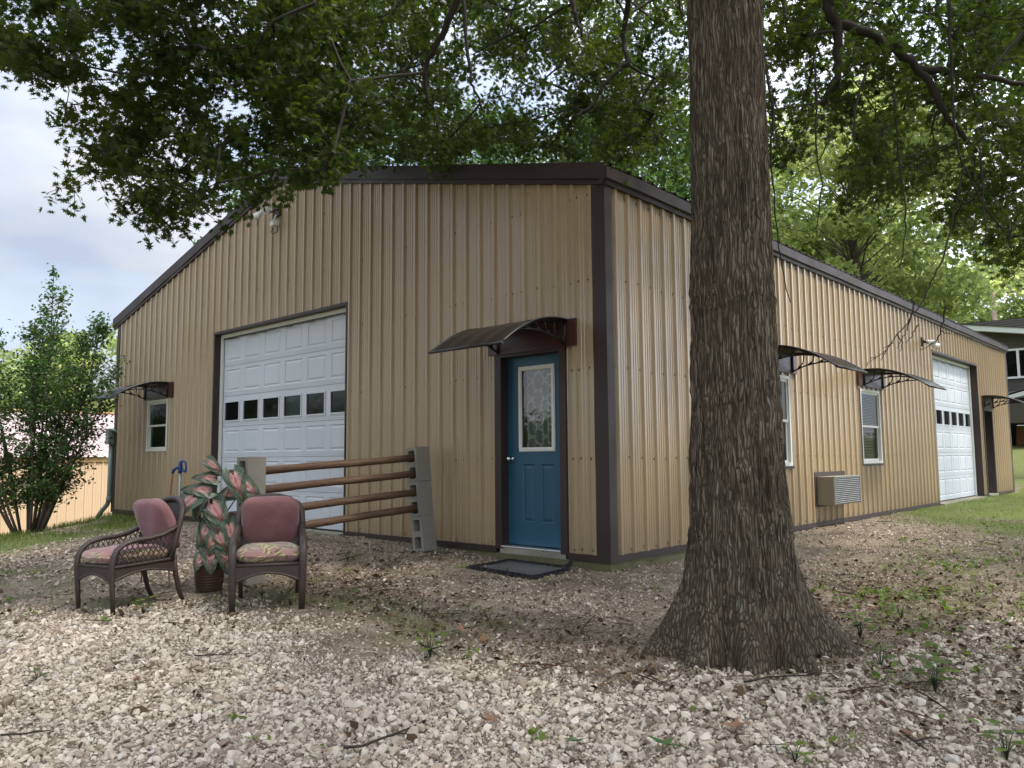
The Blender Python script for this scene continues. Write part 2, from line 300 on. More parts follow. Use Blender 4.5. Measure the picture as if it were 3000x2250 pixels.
# ---------------------------------------------------------------- mesh helpers
class MB:
    def __init__(s): s.v = []; s.f = []; s.m = []; s.sm = []
    def quad(s, a, b, c, d, m=0):
        i = len(s.v); s.v += [tuple(a), tuple(b), tuple(c), tuple(d)]; s.f.append((i, i+1, i+2, i+3)); s.m.append(m); s.sm.append(False)
    def face(s, pts, m=0):
        i = len(s.v); s.v += [tuple(p) for p in pts]; s.f.append(tuple(range(i, i+len(pts)))); s.m.append(m); s.sm.append(False)
    def box(s, x0, x1, y0, y1, z0, z1, m=0, M=None, bev=0.0):
        x0, x1 = min(x0, x1), max(x0, x1); y0, y1 = min(y0, y1), max(y0, y1); z0, z1 = min(z0, z1), max(z0, z1)
        if bev > 0:
            bm = bmesh.new(); bmesh.ops.create_cube(bm, size=1.0)
            for q in bm.verts: q.co = Vector(((x0+x1)/2+q.co.x*(x1-x0), (y0+y1)/2+q.co.y*(y1-y0), (z0+z1)/2+q.co.z*(z1-z0)))
            bmesh.ops.bevel(bm, geom=bm.edges[:], offset=min(bev, (x1-x0)*.45, (y1-y0)*.45, (z1-z0)*.45), segments=2, affect='EDGES', profile=0.6)
            s.bm(bm, m, M); return
        P = [(x0,y0,z0),(x1,y0,z0),(x1,y1,z0),(x0,y1,z0),(x0,y0,z1),(x1,y0,z1),(x1,y1,z1),(x0,y1,z1)]
        if M is not None: P = [tuple(M @ Vector(p)) for p in P]
        i = len(s.v); s.v += P
        for q in ((0,3,2,1),(4,5,6,7),(0,1,5,4),(1,2,6,5),(2,3,7,6),(3,0,4,7)):
            s.f.append(tuple(i+k for k in q)); s.m.append(m); s.sm.append(False)
    def bm(s, bm, m=0, M=None, smooth=False):
        bm.verts.index_update(); i = len(s.v)
        for q in bm.verts: s.v.append(tuple(M @ q.co) if M is not None else tuple(q.co))
        for f in bm.faces: s.f.append(tuple(i+q.index for q in f.verts)); s.m.append(m); s.sm.append(smooth)
        bm.free()
    def tube(s, path, rad, n=8, m=0, caps=True, flat=None, smooth=True):
        """sweep a circle (or an ellipse: flat=(a,b), b along a fixed up hint) along path"""
        path = [Vector(p) for p in path]; k = len(path)
        if not hasattr(rad, '__len__'): rad = [rad]*k
        base = len(s.v); pu = None
        for j, p in enumerate(path):
            t = (path[min(j+1, k-1)]-path[max(j-1, 0)])
            t = t.normalized() if t.length > 1e-9 else Vector((0, 0, 1))
            if pu is None:
                pu = Vector((1, 0, 0)) if abs(t.x) < 0.9 else Vector((0, 1, 0))
            u = pu - t*pu.dot(t)
            if u.length < 1e-6: u = t.orthogonal()
            u.normalize(); w = t.cross(u); pu = u
            fa, fb = flat or (1, 1)
            for q in range(n):
                a = 2*math.pi*q/n
                s.v.append(tuple(p + u*(math.cos(a)*rad[j]*fa) + w*(math.sin(a)*rad[j]*fb)))
        for j in range(k-1):
            for q in range(n):
                a = base+j*n+q; b = base+j*n+(q+1) % n
                s.f.append((a, b, b+n, a+n)); s.m.append(m); s.sm.append(smooth)
        if caps:
            s.f.append(tuple(base+q for q in range(n))[::-1]); s.m.append(m); s.sm.append(False)
            s.f.append(tuple(base+(k-1)*n+q for q in range(n))); s.m.append(m); s.sm.append(False)
    def lathe(s, prof, n=24, m=0, M=None, smooth=True):
        base = len(s.v)
        for r, z in prof:
            for q in range(n):
                a = 2*math.pi*q/n; p = Vector((r*math.cos(a), r*math.sin(a), z))
                s.v.append(tuple(M @ p) if M is not None else tuple(p))
        for j in range(len(prof)-1):
            for q in range(n):
                a = base+j*n+q; b = base+j*n+(q+1) % n
                s.f.append((a, b, b+n, a+n)); s.m.append(m); s.sm.append(smooth)
    def grid(s, fn, nu, nv, m=0, smooth=True):
        base = len(s.v)
        for i in range(nu+1):
            for j in range(nv+1): s.v.append(tuple(fn(i/nu, j/nv)))
        for i in range(nu):
            for j in range(nv):
                a = base+i*(nv+1)+j; s.f.append((a, a+1, a+nv+2, a+nv+1)); s.m.append(m); s.sm.append(smooth)
    def build(s, name, mats, parent=None, label=None):
        me = bpy.data.meshes.new(name); me.from_pydata(s.v, [], s.f)
        for q in (mats if isinstance(mats, (list, tuple)) else [mats]): me.materials.append(q)
        me.polygons.foreach_set('material_index', s.m); me.polygons.foreach_set('use_smooth', s.sm); me.update()
        o = bpy.data.objects.new(name, me); COL.objects.link(o)
        if parent is not None: o.parent = parent
        if label: o['label'] = label
        return o
def npmesh(name, V, faces, mat, parent=None, tint=None, smooth=False, extra=None):
    me = bpy.data.meshes.new(name); V = np.asarray(V, dtype=np.float32)
    me.vertices.add(len(V)); me.vertices.foreach_set('co', V.ravel())
    idx = np.concatenate([np.asarray(f, dtype=np.int32).ravel() for f in faces])
    tot = np.concatenate([np.full(len(f), np.asarray(f).shape[1], dtype=np.int32) for f in faces])
    st = np.concatenate([[0], np.cumsum(tot)[:-1]]).astype(np.int32)
    me.loops.add(len(idx)); me.loops.foreach_set('vertex_index', idx)
    me.polygons.add(len(tot)); me.polygons.foreach_set('loop_start', st); me.polygons.foreach_set('loop_total', tot)
    me.polygons.foreach_set('use_smooth', np.full(len(tot), smooth))
    me.update(calc_edges=True)
    if tint is not None:
        a = me.attributes.new('tint', 'FLOAT', 'POINT'); a.data.foreach_set('value', np.asarray(tint, dtype=np.float32))
    if extra is not None:
        a = me.attributes.new('luv', 'FLOAT_VECTOR', 'POINT'); a.data.foreach_set('vector', np.asarray(extra, dtype=np.float32).ravel())
    for q in (mat if isinstance(mat, list) else [mat]): me.materials.append(q)
    o = bpy.data.objects.new(name, me); COL.objects.link(o)
    if parent is not None: o.parent = parent
    return o
def tag(o, label=None, cat=None, group=None, kind=None):
    if label: o['label'] = label
    if cat: o['category'] = cat
    if group: o['group'] = group
    if kind: o['kind'] = kind
    return o
def thing(name, label, cat, loc=(0, 0, 0), rz=0.0, group=None):
    o = bpy.data.objects.new(name, None); COL.objects.link(o); o.empty_display_size = 0.2
    o.location = loc; o.rotation_euler = (0, 0, rz)
    return tag(o, label, cat, group)
def rots(n, full=True, tilt=1.0):
    """n random rotation matrices; tilt scales how far from flat"""
    yaw = RNG.uniform(0, 2*np.pi, n); p = RNG.normal(0, tilt, n); q = RNG.normal(0, tilt, n)
    cy, sy, cp, sp, cq, sq = np.cos(yaw), np.sin(yaw), np.cos(p), np.sin(p), np.cos(q), np.sin(q)
    Z = np.zeros(n); O = np.ones(n)
    Rz = np.stack([cy, -sy, Z, sy, cy, Z, Z, Z, O], 1).reshape(n, 3, 3)
    Rx = np.stack([O, Z, Z, Z, cp, -sp, Z, sp, cp], 1).reshape(n, 3, 3)
    Ry = np.stack([cq, Z, sq, Z, O, Z, -sq, Z, cq], 1).reshape(n, 3, 3)
    return Rx @ Ry @ Rz
def stamp(base, faces, pos, scale, rot):
    """copies of a small shape: (n,k,3) vertices + face index arrays"""
    n = len(pos); k = len(base)
    sc = scale if getattr(scale, 'ndim', 1) == 2 else np.repeat(np.asarray(scale)[:, None], 3, 1)
    V = np.einsum('nij,nkj->nki', rot, base[None]*sc[:, None, :]) + pos[:, None, :]
    off = (np.arange(n)*k)[:, None, None]
    return V.reshape(-1, 3), [(np.asarray(f)[None]+off).reshape(-1, np.asarray(f).shape[1]) for f in faces]
def merge(lst):
    Vs = []; Fs = {}; o = 0
    for V, F in lst:
        Vs.append(V)
        for f in F: Fs.setdefault(f.shape[1], []).append(f+o)
        o += len(V)
    return np.concatenate(Vs), [np.concatenate(q) for q in Fs.values()]
# ---------------------------------------------------------------- terrain height
CP = np.array([(0,0,-.09),(-1.4,-.05,-.085),(-2.4,-.2,-.03),(-4.3,0,-.01),(-6.2,-.1,-.02),(-8,0,-.03),(-10,0,-.05),(-12.2,0,-.09),(0,1.2,-.105),(0,2.6,-.07),(0,4.2,-.03),(0,7,-.02),(0,11.4,-.01),(0,15,-.01),(0,18.6,-.02),
 (-2.45,-2.43,-.15),(-1.45,-2.8,-.17),(-2.4,-3.6,-.185),(-.46,-.56,-.115),(1.37,-1.4,-.20),(2.2,-1.6,-.215),(2.75,-1.25,-.235),(4.56,-6.36,-.55),(1.8,-3.6,-.40),(3.7,-1.8,-.36),(3.2,1.2,-.27),(2.6,4.4,-.14),(1.5,11.5,-.04),(5,4,-.28),(6,12,-.15),
 (-3.4,-4.2,-.25),(-5.2,-3.8,-.2),(-7.7,-3.1,-.19),(-11.3,-1.69,-.25),(-11.9,-.9,-.20),(-14,-1.5,-.75),(-16,1,-1.0),(-20,3,-1.25),(-20,-8,-1.3),(-12,-5,-.45),(-9,-9,-.6),(3,-15,-.9),(14,-6,-.6),(12,6,-.3),(2,25,.55),(9,30,.8),(-2.5,34,1.42),(-15,42,1.3),(-14,24,.2),(-14,10,-.7),(-30,10,-1.2),(-42,8,-1.5),(40,40,1.5),(-40,-40,-2),(40,-30,-1.2),(0,60,2.2)], dtype=float)
def _tps(P):
    xy = P[:, :2]; n = len(P)
    d2 = ((xy[:, None]-xy[None])**2).sum(-1); K = 0.5*d2*np.log(d2+1e-9)
    A = np.zeros((n+3, n+3)); A[:n, :n] = K + np.eye(n)*0.02
    A[:n, n] = 1; A[:n, n+1:] = xy; A[n, :n] = 1; A[n+1:, :n] = xy.T
    return np.linalg.solve(A, np.concatenate([P[:, 2], np.zeros(3)]))
_w = _tps(CP)
def GZ(x, y):
    x = np.asarray(x, dtype=float); y = np.asarray(y, dtype=float); sh = x.shape
    xx = np.clip(x.ravel(), -60, 60); yy = np.clip(y.ravel(), -50, 75); z = np.empty_like(xx)
    for a in range(0, len(xx), 60000):
        q = np.stack([xx[a:a+60000], yy[a:a+60000]], 1)
        d2 = ((q[:, None]-CP[None, :, :2])**2).sum(-1)
        z[a:a+60000] = (0.5*d2*np.log(d2+1e-9))@_w[:-3] + _w[-3] + q@_w[-2:]
    return z.reshape(sh)
def gz(x, y): return float(GZ(np.array([x]), np.array([y]))[0])
def vnoise(x, y, seed=0):
    """smooth value noise in numpy"""
    xi = np.floor(x).astype(np.int64); yi = np.floor(y).astype(np.int64); fx = x-xi; fy = y-yi
    fx = fx*fx*(3-2*fx); fy = fy*fy*(3-2*fy)
    def h(a, b):
        n = (a*374761393 + b*668265263 + seed*974711) & 0x7fffffff
        n = ((n ^ (n >> 13))*1274126177) & 0x7fffffff
        return ((n ^ (n >> 16)) & 0xffff)/65535.0
    return (h(xi, yi)*(1-fx)+h(xi+1, yi)*fx)*(1-fy) + (h(xi, yi+1)*(1-fx)+h(xi+1, yi+1)*fx)*fy
def fbm(x, y, seed=0, o=4):
    s = 0; a = 0.5; t = 0
    for k in range(o): s = s + a*vnoise(x*2**k, y*2**k, seed+k); t += a; a *= 0.5
    return s/t
# ---------------------------------------------------------------- where each ground cover lies (world metres)
BX = [-40, -8, -2.8, -2.3, -2.0, -1.47, 0.03, 0.75, 1.23, 1.91, 2.75, 2.95, 3.3, 6, 40]
BY = [-9.5, -5.3, -4.4, -3.85, -3.35, -2.85, -2.95, -2.72, -2.4, -2.12, -1.35, 0.0, 1.2, 2.4, 6]
def coarse(x, y):                       # 1 in the coarse limestone in front, 0 beyond its ragged edge
    b = np.interp(x, BX, BY) + (fbm(x*1.7, y*1.7, 3)-.5)*1.3
    return np.clip((b-y)/0.95+0.35, 0, 1)
def blob(x, y, cx, cy, rx, ry): return np.exp(-((x-cx)/rx)**2-((y-cy)/ry)**2)
def in_house(x, y, m=0.0): return (x < -0.0+m) & (x > -12.25-m) & (y > 0.0-m) & (y < 18.7+m)
def grassmap(x, y):
    n = fbm(x*1.3, y*1.3, 9); n2 = fbm(x*4, y*4, 21)
    left = np.clip((-(x+7.2)-0.55*(y+2.2))*0.8, 0, 1)*np.clip((n-.22)*4, 0, 1)       # lawn by the left corner
    left = np.maximum(left, np.clip(-(x+10.5)*0.8, 0, 1))
    left2 = 0.9*blob(x, y, -4.9, -3.9, 1.9, .75)*np.clip((n2-.36)*5, 0, 1)
    right = np.clip((y-5.2+1.5*(x-1.8)*0.6)*0.45, 0, 1)*np.clip((n-.15)*4, 0, 1)*(x > 0)
    patch = 0.95*(blob(x, y, -2.3, -3.6, .9, .35)+blob(x, y, -1.5, -2.6, .6, .3)+blob(x, y, -.5, -2.55, 1.2, .45)+0.8*blob(x, y, .5, -2.2, 1.0, .35))*np.clip((n2-.38)*5, 0, 1)
    weeds = 0.75*blob(x, y, 2.6, 2.4, 1.1, 2.8)*np.clip((n2-.42)*5, 0, 1)
    far = np.clip((np.hypot(x, y-8)-26)/5, 0, 1)
    back = np.clip((y-19.2)*0.6, 0, 1)
    side = np.clip(x-5.0, 0, 1)*np.clip(y+1, 0, 1)*np.clip((n-.2)*4, 0, 1)
    return np.clip(np.maximum.reduce([left, left2, right, patch, weeds, far, back, side]), 0, 1)
# ---------------------------------------------------------------- ground sheet
xs = np.unique(np.concatenate([np.linspace(-900, -60, 12), np.linspace(-60, -14, 40), np.linspace(-14, 8, 330), np.linspace(8, 60, 40), np.linspace(60, 900, 12)]))
ys = np.unique(np.concatenate([np.linspace(-900, -50, 10), np.linspace(-50, -8, 30), np.linspace(-8, 6, 230), np.linspace(6, 20, 90), np.linspace(20, 75, 50), np.linspace(75, 900, 14)]))
X, Y = np.meshgrid(xs, ys, indexing='ij')
Z = GZ(X, Y); near = (abs(X+3) < 11) & (Y > -8) & (Y < 20)
Z = Z + np.where(near, (fbm(X*2.2, Y*2.2, 4)-.5)*0.035+(fbm(X*9, Y*9, 5)-.5)*0.018, 0)
Z = np.where(in_house(X, Y, -0.25), -0.35, Z)
nx, ny = len(xs), len(ys)
ii, jj = np.meshgrid(np.arange(nx-1), np.arange(ny-1), indexing='ij'); a = (ii*ny+jj).ravel()
gf = np.stack([a, a+ny, a+ny+1, a+1], 1)
G = grassmap(X, Y); C_ = coarse(X, Y)
G = G*np.where((X > -7) & (Y < 3.5) & (X < 7) & (Y > -9), .3, .95)
G = np.maximum(G, np.clip((-8.5-Y)/3, 0, .95))
m, t, b, o = principled('ground_soil')
ob = nd(t, 'ShaderNodeTexCoord').outputs['Object']
at = nd(t, 'ShaderNodeAttribute', dict(attribute_name='luv')); sp = nd(t, 'ShaderNodeSeparateXYZ', None, Vector=at.outputs['Vector'])
na = nd(t, 'ShaderNodeTexNoise', None, Vector=ob, Scale=3.0, Detail=8.0, Roughness=0.7)
nb = nd(t, 'ShaderNodeTexNoise', None, Vector=ob, Scale=28.0, Detail=6.0, Roughness=0.7)
vo = nd(t, 'ShaderNodeTexVoronoi', None, Vector=ob, Scale=62.0)
grit = mixc(t, vo.outputs['Color'], (0.095, 0.072, 0.050), (0.34, 0.275, 0.205))
dirt = mixc(t, nb.outputs[0], (0.022, 0.015, 0.010), (0.085, 0.060, 0.038))
c = mixc(t, ramp(t, na.outputs[0], [(0.36, 0.35), (0.56, 1.0)]), dirt, grit)
gr = mixc(t, nb.outputs[0], (0.055, 0.08, 0.018), (0.17, 0.205, 0.048))
c = mixc(t, mth(t, 'MULTIPLY', sp.outputs[0], 0.85), c, gr)
c = mixc(t, mth(t, 'MULTIPLY', sp.outputs[1], 0.6), c, mixc(t, nb.outputs[0], (0.11, 0.085, 0.058), (0.30, 0.24, 0.18)))
setin(t, b, 'Base Color', c); setin(t, b, 'Roughness', 0.95); setin(t, b, 'Specular IOR Level', 0.15)
h = mth(t, 'ADD', mth(t, 'MULTIPLY', vo.outputs['Distance'], -0.8), nb.outputs[0])
setin(t, b, 'Normal', nd(t, 'ShaderNodeBump', None, Strength=0.8, Distance=0.012, Height=h).outputs[0])
GROUND = m
gnd = npmesh('ground', np.stack([X.ravel(), Y.ravel(), Z.ravel()], 1), [gf], GROUND, smooth=True,
             extra=np.stack([G.ravel(), C_.ravel(), 0*G.ravel()], 1))
tag(gnd, kind='structure')
TREE = np.array([2.13, -1.54])
def gh(x, y): return GZ(x, y) + (fbm(x*2.2, y*2.2, 4)-.5)*0.035+(fbm(x*9, y*9, 5)-.5)*0.018
def trunk_r(z):
    return np.interp(z, [-.35, -.155, .08, .37, .67, .97, 1.58, 2.5, 3.3, 4.2, 8, 14], [.47, .405, .366, .336, .314, .298, .28, .26, .253, .255, .2, .06])
# ---------------------------------------------------------------- stones
def hull(npts, sq=(1, .8, .6), rng=RNG):
    P = rng.normal(size=(npts, 3)); P /= np.linalg.norm(P, axis=1)[:, None]; P *= rng.uniform(.8, 1.1, (npts, 1)); P *= np.array(sq)
    bm = bmesh.new()
    for p in P: bm.verts.new(p)
    r = bmesh.ops.convex_hull(bm, input=bm.verts[:]); 
    for g in set(r['geom_interior']) | set(r['geom_unused']):
        if isinstance(g, bmesh.types.BMVert) and g.is_valid: bm.verts.remove(g)
    bmesh.ops.triangulate(bm, faces=bm.faces[:]); bm.verts.index_update()
    V = np.array([q.co[:] for q in bm.verts])*0.5; F = np.array([[q.index for q in f.verts] for f in bm.faces]); bm.free()
    return V, F
def scatter_stones(name, mat, pos, size, npts, variants, label, flat=0.55):
    idx = RNG.integers(0, variants, len(pos)); lst = []; tints = []
    for k in range(variants):
        s = idx == k; n = int(s.sum())
        if not n: continue
        V, F = hull(npts, (1, RNG.uniform(.65, .95), RNG.uniform(.45, .8)))
        VV, FF = stamp(V, [F], pos[s], size[s], rots(n, tilt=flat)); lst.append((VV, FF)); tints.append(np.repeat(np.clip(RNG.beta(2.2, 2.0, n), 0, 1), len(V)))
    V, F = merge(lst)
    o = npmesh(name, V, F, mat, tint=np.concatenate(tints)); return tag(o, label, 'gravel', kind='stuff')
def cand(n, x0, x1, y0, y1):
    x = RNG.uniform(x0, x1, n); y = RNG.uniform(y0, y1, n)
    k = ~in_house(x, y, -0.02) & (np.hypot(x-TREE[0], y-TREE[1]) > 0.40)
    x, y = x[k], y[k]; P = np.stack([x, y, gh(x, y)], 1); v = visible(P)
    return P[v]
P = cand(300000, -7, 7, -7, 3)
w = coarse(P[:, 0], P[:, 1]); dist = np.hypot(P[:, 0]-CAM[0], P[:, 1]-CAM[1])
bare = np.clip((fbm(P[:, 0]*1.6, P[:, 1]*1.6, 33)-.40)*6+.55, .12, 1)
rt = np.clip((P[:, 0]-2.7)*1.2, 0, 1)*np.clip((P[:, 1]+2.9)*.9, 0, 1)
keep = RNG.uniform(0, 1, len(P)) < np.where(w > .85, np.maximum(1-rt*.6, .3)*np.where(rt > .15, np.clip(bare*1.1-.1, .25, 1), 1), w*0.6)
P = P[keep]; n = len(P)
size = np.clip(RNG.lognormal(math.log(.031), .42, n), .014, .095)*np.where(P[:, 0] < .6, .88, 1.0)*(.72+.28*coarse(P[:, 0], P[:, 1]))
P[:, 2] += size*RNG.uniform(.02, .30, n)
scatter_stones('gravel', STONE, P, size, 15, 26, 'pale cream crushed limestone spread over the near yard')
P = cand(420000, -6, 6.5, -6, 3)
k = (coarse(P[:, 0], P[:, 1]) > RNG.uniform(.25, .8, len(P))) & (np.hypot(P[:, 0]-CAM[0], P[:, 1]-CAM[1]) < 8); P = P[k][:120000]; n = len(P); size = np.clip(RNG.lognormal(math.log(.014), .3, n), .008, .03); P[:, 2] += size*.25
scatter_stones('gravel_fines', STONE, P, size, 8, 10, 'small limestone chips filling the gaps of the pale gravel')
# medium and fine gravel between the coarse bed and the walls
P = cand(420000, -12, 6.5, -5.5, 12)
w = coarse(P[:, 0], P[:, 1]); g = grassmap(P[:, 0], P[:, 1])
door = np.clip(1.1-np.hypot((P[:, 0]+.7)/2.4, (P[:, 1]+1.0)/1.3), 0, 1)+.6*blob(P[:, 0], P[:, 1], -6, -2.2, 3.2, 1.2)+.55*blob(P[:, 0], P[:, 1], 2.0, 5.2, 1.2, 2.6)+.5*blob(P[:, 0], P[:, 1], .8, .3, .9, 1.2)
pat = np.clip((fbm(P[:, 0]*2.1, P[:, 1]*2.1, 44)-.36)*4, 0.05, 1)
k = RNG.uniform(0, 1, len(P)) < (1-w*.4)*np.clip(1-g*1.1, 0, 1)*np.clip(.65+door, 0, 1)*np.clip(pat+.25, 0, 1)
P = P[k]; n = len(P); size = np.clip(RNG.lognormal(math.log(.0185), .42, n), .008, .055)
left = blob(P[:, 0], P[:, 1], -6, -2.4, 3.4, 1.4) > .35; size = np.where(left, size*1.7, size)
P[:, 2] += size*.15
scatter_stones('fine_gravel', GRIT, P, size, 8, 12, 'small brownish gravel mixed with soil before the door')
# ---------------------------------------------------------------- leaf litter, twigs, grass
P = cand(150000, -7, 6.5, -6, 9)
w = coarse(P[:, 0], P[:, 1]); g = grassmap(P[:, 0], P[:, 1])
band = .9*blob(P[:, 0], P[:, 1], .2, -2.2, 2.2, .55)+.9*blob(P[:, 0], P[:, 1], 2.4, .6, .9, 2.2)+1.1*blob(P[:, 0], P[:, 1], 3.5, -.9, .7, 1.0)+.5*blob(P[:, 0], P[:, 1], -2.0, -1.6, 1.4, .8)+.35*blob(P[:, 0], P[:, 1], -2.2, -3.4, 1.2, .4)+.4*blob(P[:, 0], P[:, 1], 1.9, -1.9, .9, .5)
k = RNG.uniform(0, 1, len(P)) < np.clip(.05+band*.8, 0, 1)*np.where(w > .8, .7, 1)
P = P[k]; n = len(P); P[:, 2] += .012+.012*w[k]
chip = np.array([(-.5, -.22, 0), (.1, -.3, .12), (.55, 0, .02), (.1, .3, .14), (-.45, .2, .03)])
V1, F1 = stamp(chip, [np.array([[0, 1, 2, 3, 4]])], P, RNG.lognormal(math.log(.022), .45, n), rots(n, tilt=.45))
t1 = np.repeat(RNG.uniform(0, .85, n), 5)
n2 = n//3; Q = P[RNG.permutation(n)[:n2]]
stick = np.array([(-.5, -.012, 0), (-.5, .012, .0), (.5, .008, .02), (.5, -.008, .02), (0, 0, .035)])
V2, F2 = stamp(stick, [np.array([[0, 1, 4], [1, 2, 4], [2, 3, 4], [3, 0, 4]])], Q+np.array([0, 0, .006]), RNG.lognormal(math.log(.085), .55, n2), rots(n2, tilt=.12))
V, F = merge([(V1, F1), (V2, F2)])
tag(npmesh('leaf_litter', V, F, LITTER, tint=np.concatenate([t1, np.repeat(RNG.uniform(0, .5, n2), 5)])), 'brown leaf scraps and needle thin twigs littering the soil', 'litter', kind='stuff')
blade = np.array([(-.035, 0, 0), (.035, 0, 0), (-.026, .10, .55), (.026, .10, .55), (0, .38, 1.0)])
bf4 = np.array([[0, 1, 3, 2]]); bf3 = np.array([[2, 3, 4]])
def grass(name, pos, h, label, tl, th):
    n = len(pos)
    Rm = rots(n, tilt=.22); V, F = stamp(blade, [bf4, bf3], pos, np.stack([h*RNG.uniform(.8, 1.5, n), h, h], 1), Rm)
    tag(npmesh(name, V, F, BLADE, tint=np.repeat(np.clip(RNG.normal((tl+th)/2, (th-tl)/3, n), 0, 1), 5)), label, 'grass', kind='stuff')
P = cand(260000, -16, 7, -6, 20); g = grassmap(P[:, 0], P[:, 1])
d = np.hypot(P[:, 0]-CAM[0], P[:, 1]-CAM[1])
P = P[RNG.uniform(0, 1, len(P)) < g**1.4*.8]; n = len(P)
lf = P[:, 0] < -4
hh = RNG.uniform(.03, .075, n)*np.where(P[:, 0] < -9, 1.6, 1.0)
sel = P[:, 0] < 0
grass('grass', P[sel], hh[sel], 'short green grass by the left corner and in worn patches', .2, .8)
grass('lawn', P[~sel], hh[~sel]*.9, 'bright mown lawn along the long right wall', .6, 1.05)
# broad-leaved ground weeds: low rosettes nobody could count
P = cand(16000, -7, 6, -6, 9); n2_ = fbm(P[:, 0]*3, P[:, 1]*3, 77)
k = RNG.uniform(0, 1, len(P)) < np.clip(.9*blob(P[:, 0], P[:, 1], 2.7, 1.8, .9, 2.4)+.4*blob(P[:, 0], P[:, 1], 3.3, -1.0, .6, .5)+.012, 0, 1)*np.clip((n2_-.40)*6, 0, 1)*.9+.0045
P = P[k]; reps = RNG.integers(3, 7, len(P)); PP = np.repeat(P, reps, 0); n = len(PP)
PP = PP+np.stack([RNG.normal(0, .03, n), RNG.normal(0, .03, n), RNG.uniform(.01, .07, n)], 1)
wl = np.array([(0, 0, 0), (.32, .3, .06), (.3, .75, .02), (0, 1.0, -.08), (-.3, .75, .02), (-.32, .3, .06)])
V, F = stamp(wl, [np.array([[0, 1, 2, 3, 4, 5]])], PP, RNG.uniform(.025, .06, n), rots(n, tilt=.5))
tag(npmesh('ground_weeds', V, F, BLADE, tint=np.repeat(RNG.uniform(.4, 1, n), 6)), 'low broad leaved weeds sprouting through soil and gravel', 'weeds', kind='stuff')
# ---------------------------------------------------------------- the metal building
BW, BL, EH, SL = 12.2, 18.62, 3.80, 0.25
BLD = thing('metal_building', 'tan ribbed steel workshop with dark brown trim and white overhead doors', 'building')
def ztop(x): return EH + SL*min(-x, BW+x)
def FA(u, z, d): return (u, -d, z)          # gable wall: u along x, d outward
def FB(u, z, d): return (d, u, z)           # long wall: u along y
def profile(u0, u1, org, pitch=0.2286):
    """(u, depth) of the ribbed sheet: a bold rib every 9 inches, three faint ones between"""
    pts = []
    k0 = int(math.floor((u0-org)/pitch))-1; k1 = int(math.ceil((u1-org)/pitch))+1
    for k in range(k0, k1+1):
        c = org+k*pitch
        pts += [(c-.030, 0), (c-.018, .029), (c+.018, .029), (c+.030, 0)]
        for j in (1, 2, 3):
            e = c+.030+j*(pitch-.06)/4
            pts += [(e-.010, 0), (e-.005, .0065), (e+.005, .0065), (e+.010, 0)]
    pts = sorted(p for p in pts if u0 < p[0] < u1)
    return [(u0, 0.0)]+pts+[(u1, 0.0)]
def sheet(mb, F, u0, u1, org, zlo, zhi, holes, m=0):
    cuts = sorted({h[0] for h in holes} | {h[1] for h in holes})
    pr = profile(u0, u1, org); out = []
    for a, b in zip(pr[:-1], pr[1:]):
        cs = [c for c in cuts if a[0]+1e-6 < c < b[0]-1e-6]; seq = [a]
        for c in cs: seq.append((c, a[1]+(b[1]-a[1])*(c-a[0])/(b[0]-a[0])))
        seq.append(b); out += list(zip(seq[:-1], seq[1:]))
    for a, b in out:
        mid = (a[0]+b[0])/2; zs = [(zlo, None)]
        hs = sorted([(h[2], h[3]) for h in holes if h[0]-1e-6 <= mid <= h[1]+1e-6])
        segs = []; z = zlo
        for h0, h1 in hs:
            if h0 > z: segs.append((z, h0, False))
            z = max(z, h1)
        segs.append((z, None, True))
        for s0, s1, top in segs:
            za, zb = (zhi(a[0]), zhi(b[0])) if top else (s1, s1)
            # break tall strips so the shading and bump stay well-behaved
            mb.quad(F(a[0], s0, a[1]), F(b[0], s0, b[1]), F(b[0], zb, b[1]), F(a[0], za, a[1]), m)
def screws(mb, F, u0, u1, org, rows, zhi, holes, m=1):
    k0 = int(math.ceil((u0-org)/.2286)); k1 = int(math.floor((u1-org)/.2286))
    for k in range(k0, k1+1):
        for z in rows:
            for off in ((-.045, .045) if k % 4 == 0 else (-.045,)):
                u = org+k*.2286+off + random.uniform(-.006, .006); zz = z+random.uniform(-.012, .012)
                if zz > zhi(u)-.05 or any(h[0]-.03 < u < h[1]+.03 and h[2]-.03 < zz < h[3]+.03 for h in holes): continue
                r = .009
                P = [F(u+r*math.cos(q*math.pi/3), zz+r*math.sin(q*math.pi/3), .006) for q in range(6)]
                mb.face(P, m)
                for q in range(6):
                    a, b = P[q], P[(q+1) % 6]; qa = F(u+r*1.5*math.cos(q*math.pi/3), zz+r*1.5*math.sin(q*math.pi/3), .0005); qb = F(u+r*1.5*math.cos((q+1)*math.pi/3), zz+r*1.5*math.sin((q+1)*math.pi/3), .0005)
                    mb.quad(qa, qb, b, a, m)
G1 = (-8.07, -4.325, 0.0, 3.13); ED = (-1.50, -.50, -.02, 2.15); WA = (-10.66, -9.79, 1.18, 2.135)
G2 = (11.40, 15.20, 0.0, 3.14); MD = (15.60, 16.56, 0.0, 2.13)
W1 = (3.36, 4.28, .87, 2.11); W2 = (7.06, 8.02, .87, 2.11)
ROWS = [.09, 1.0, 1.91, 2.82, 3.70, 4.55, 5.2]
mb = MB(); hA = [G1, ED, WA]
sheet(mb, FA, -BW, 0, -2.216, .02, ztop, hA); screws(mb, FA, -BW+.1, -.1, -2.216, ROWS, ztop, hA)
mb.build('gable_wall', [WALL, SCREWM], BLD)
mb = MB(); hB = [G2, MD, W1, W2]
sheet(mb, FB, 0, BL, .18, .02, lambda u: EH, hB); screws(mb, FB, .1, BL-.1, .18, ROWS[:5], lambda u: EH, hB)
mb.build('side_wall', [WALL, SCREWM], BLD)
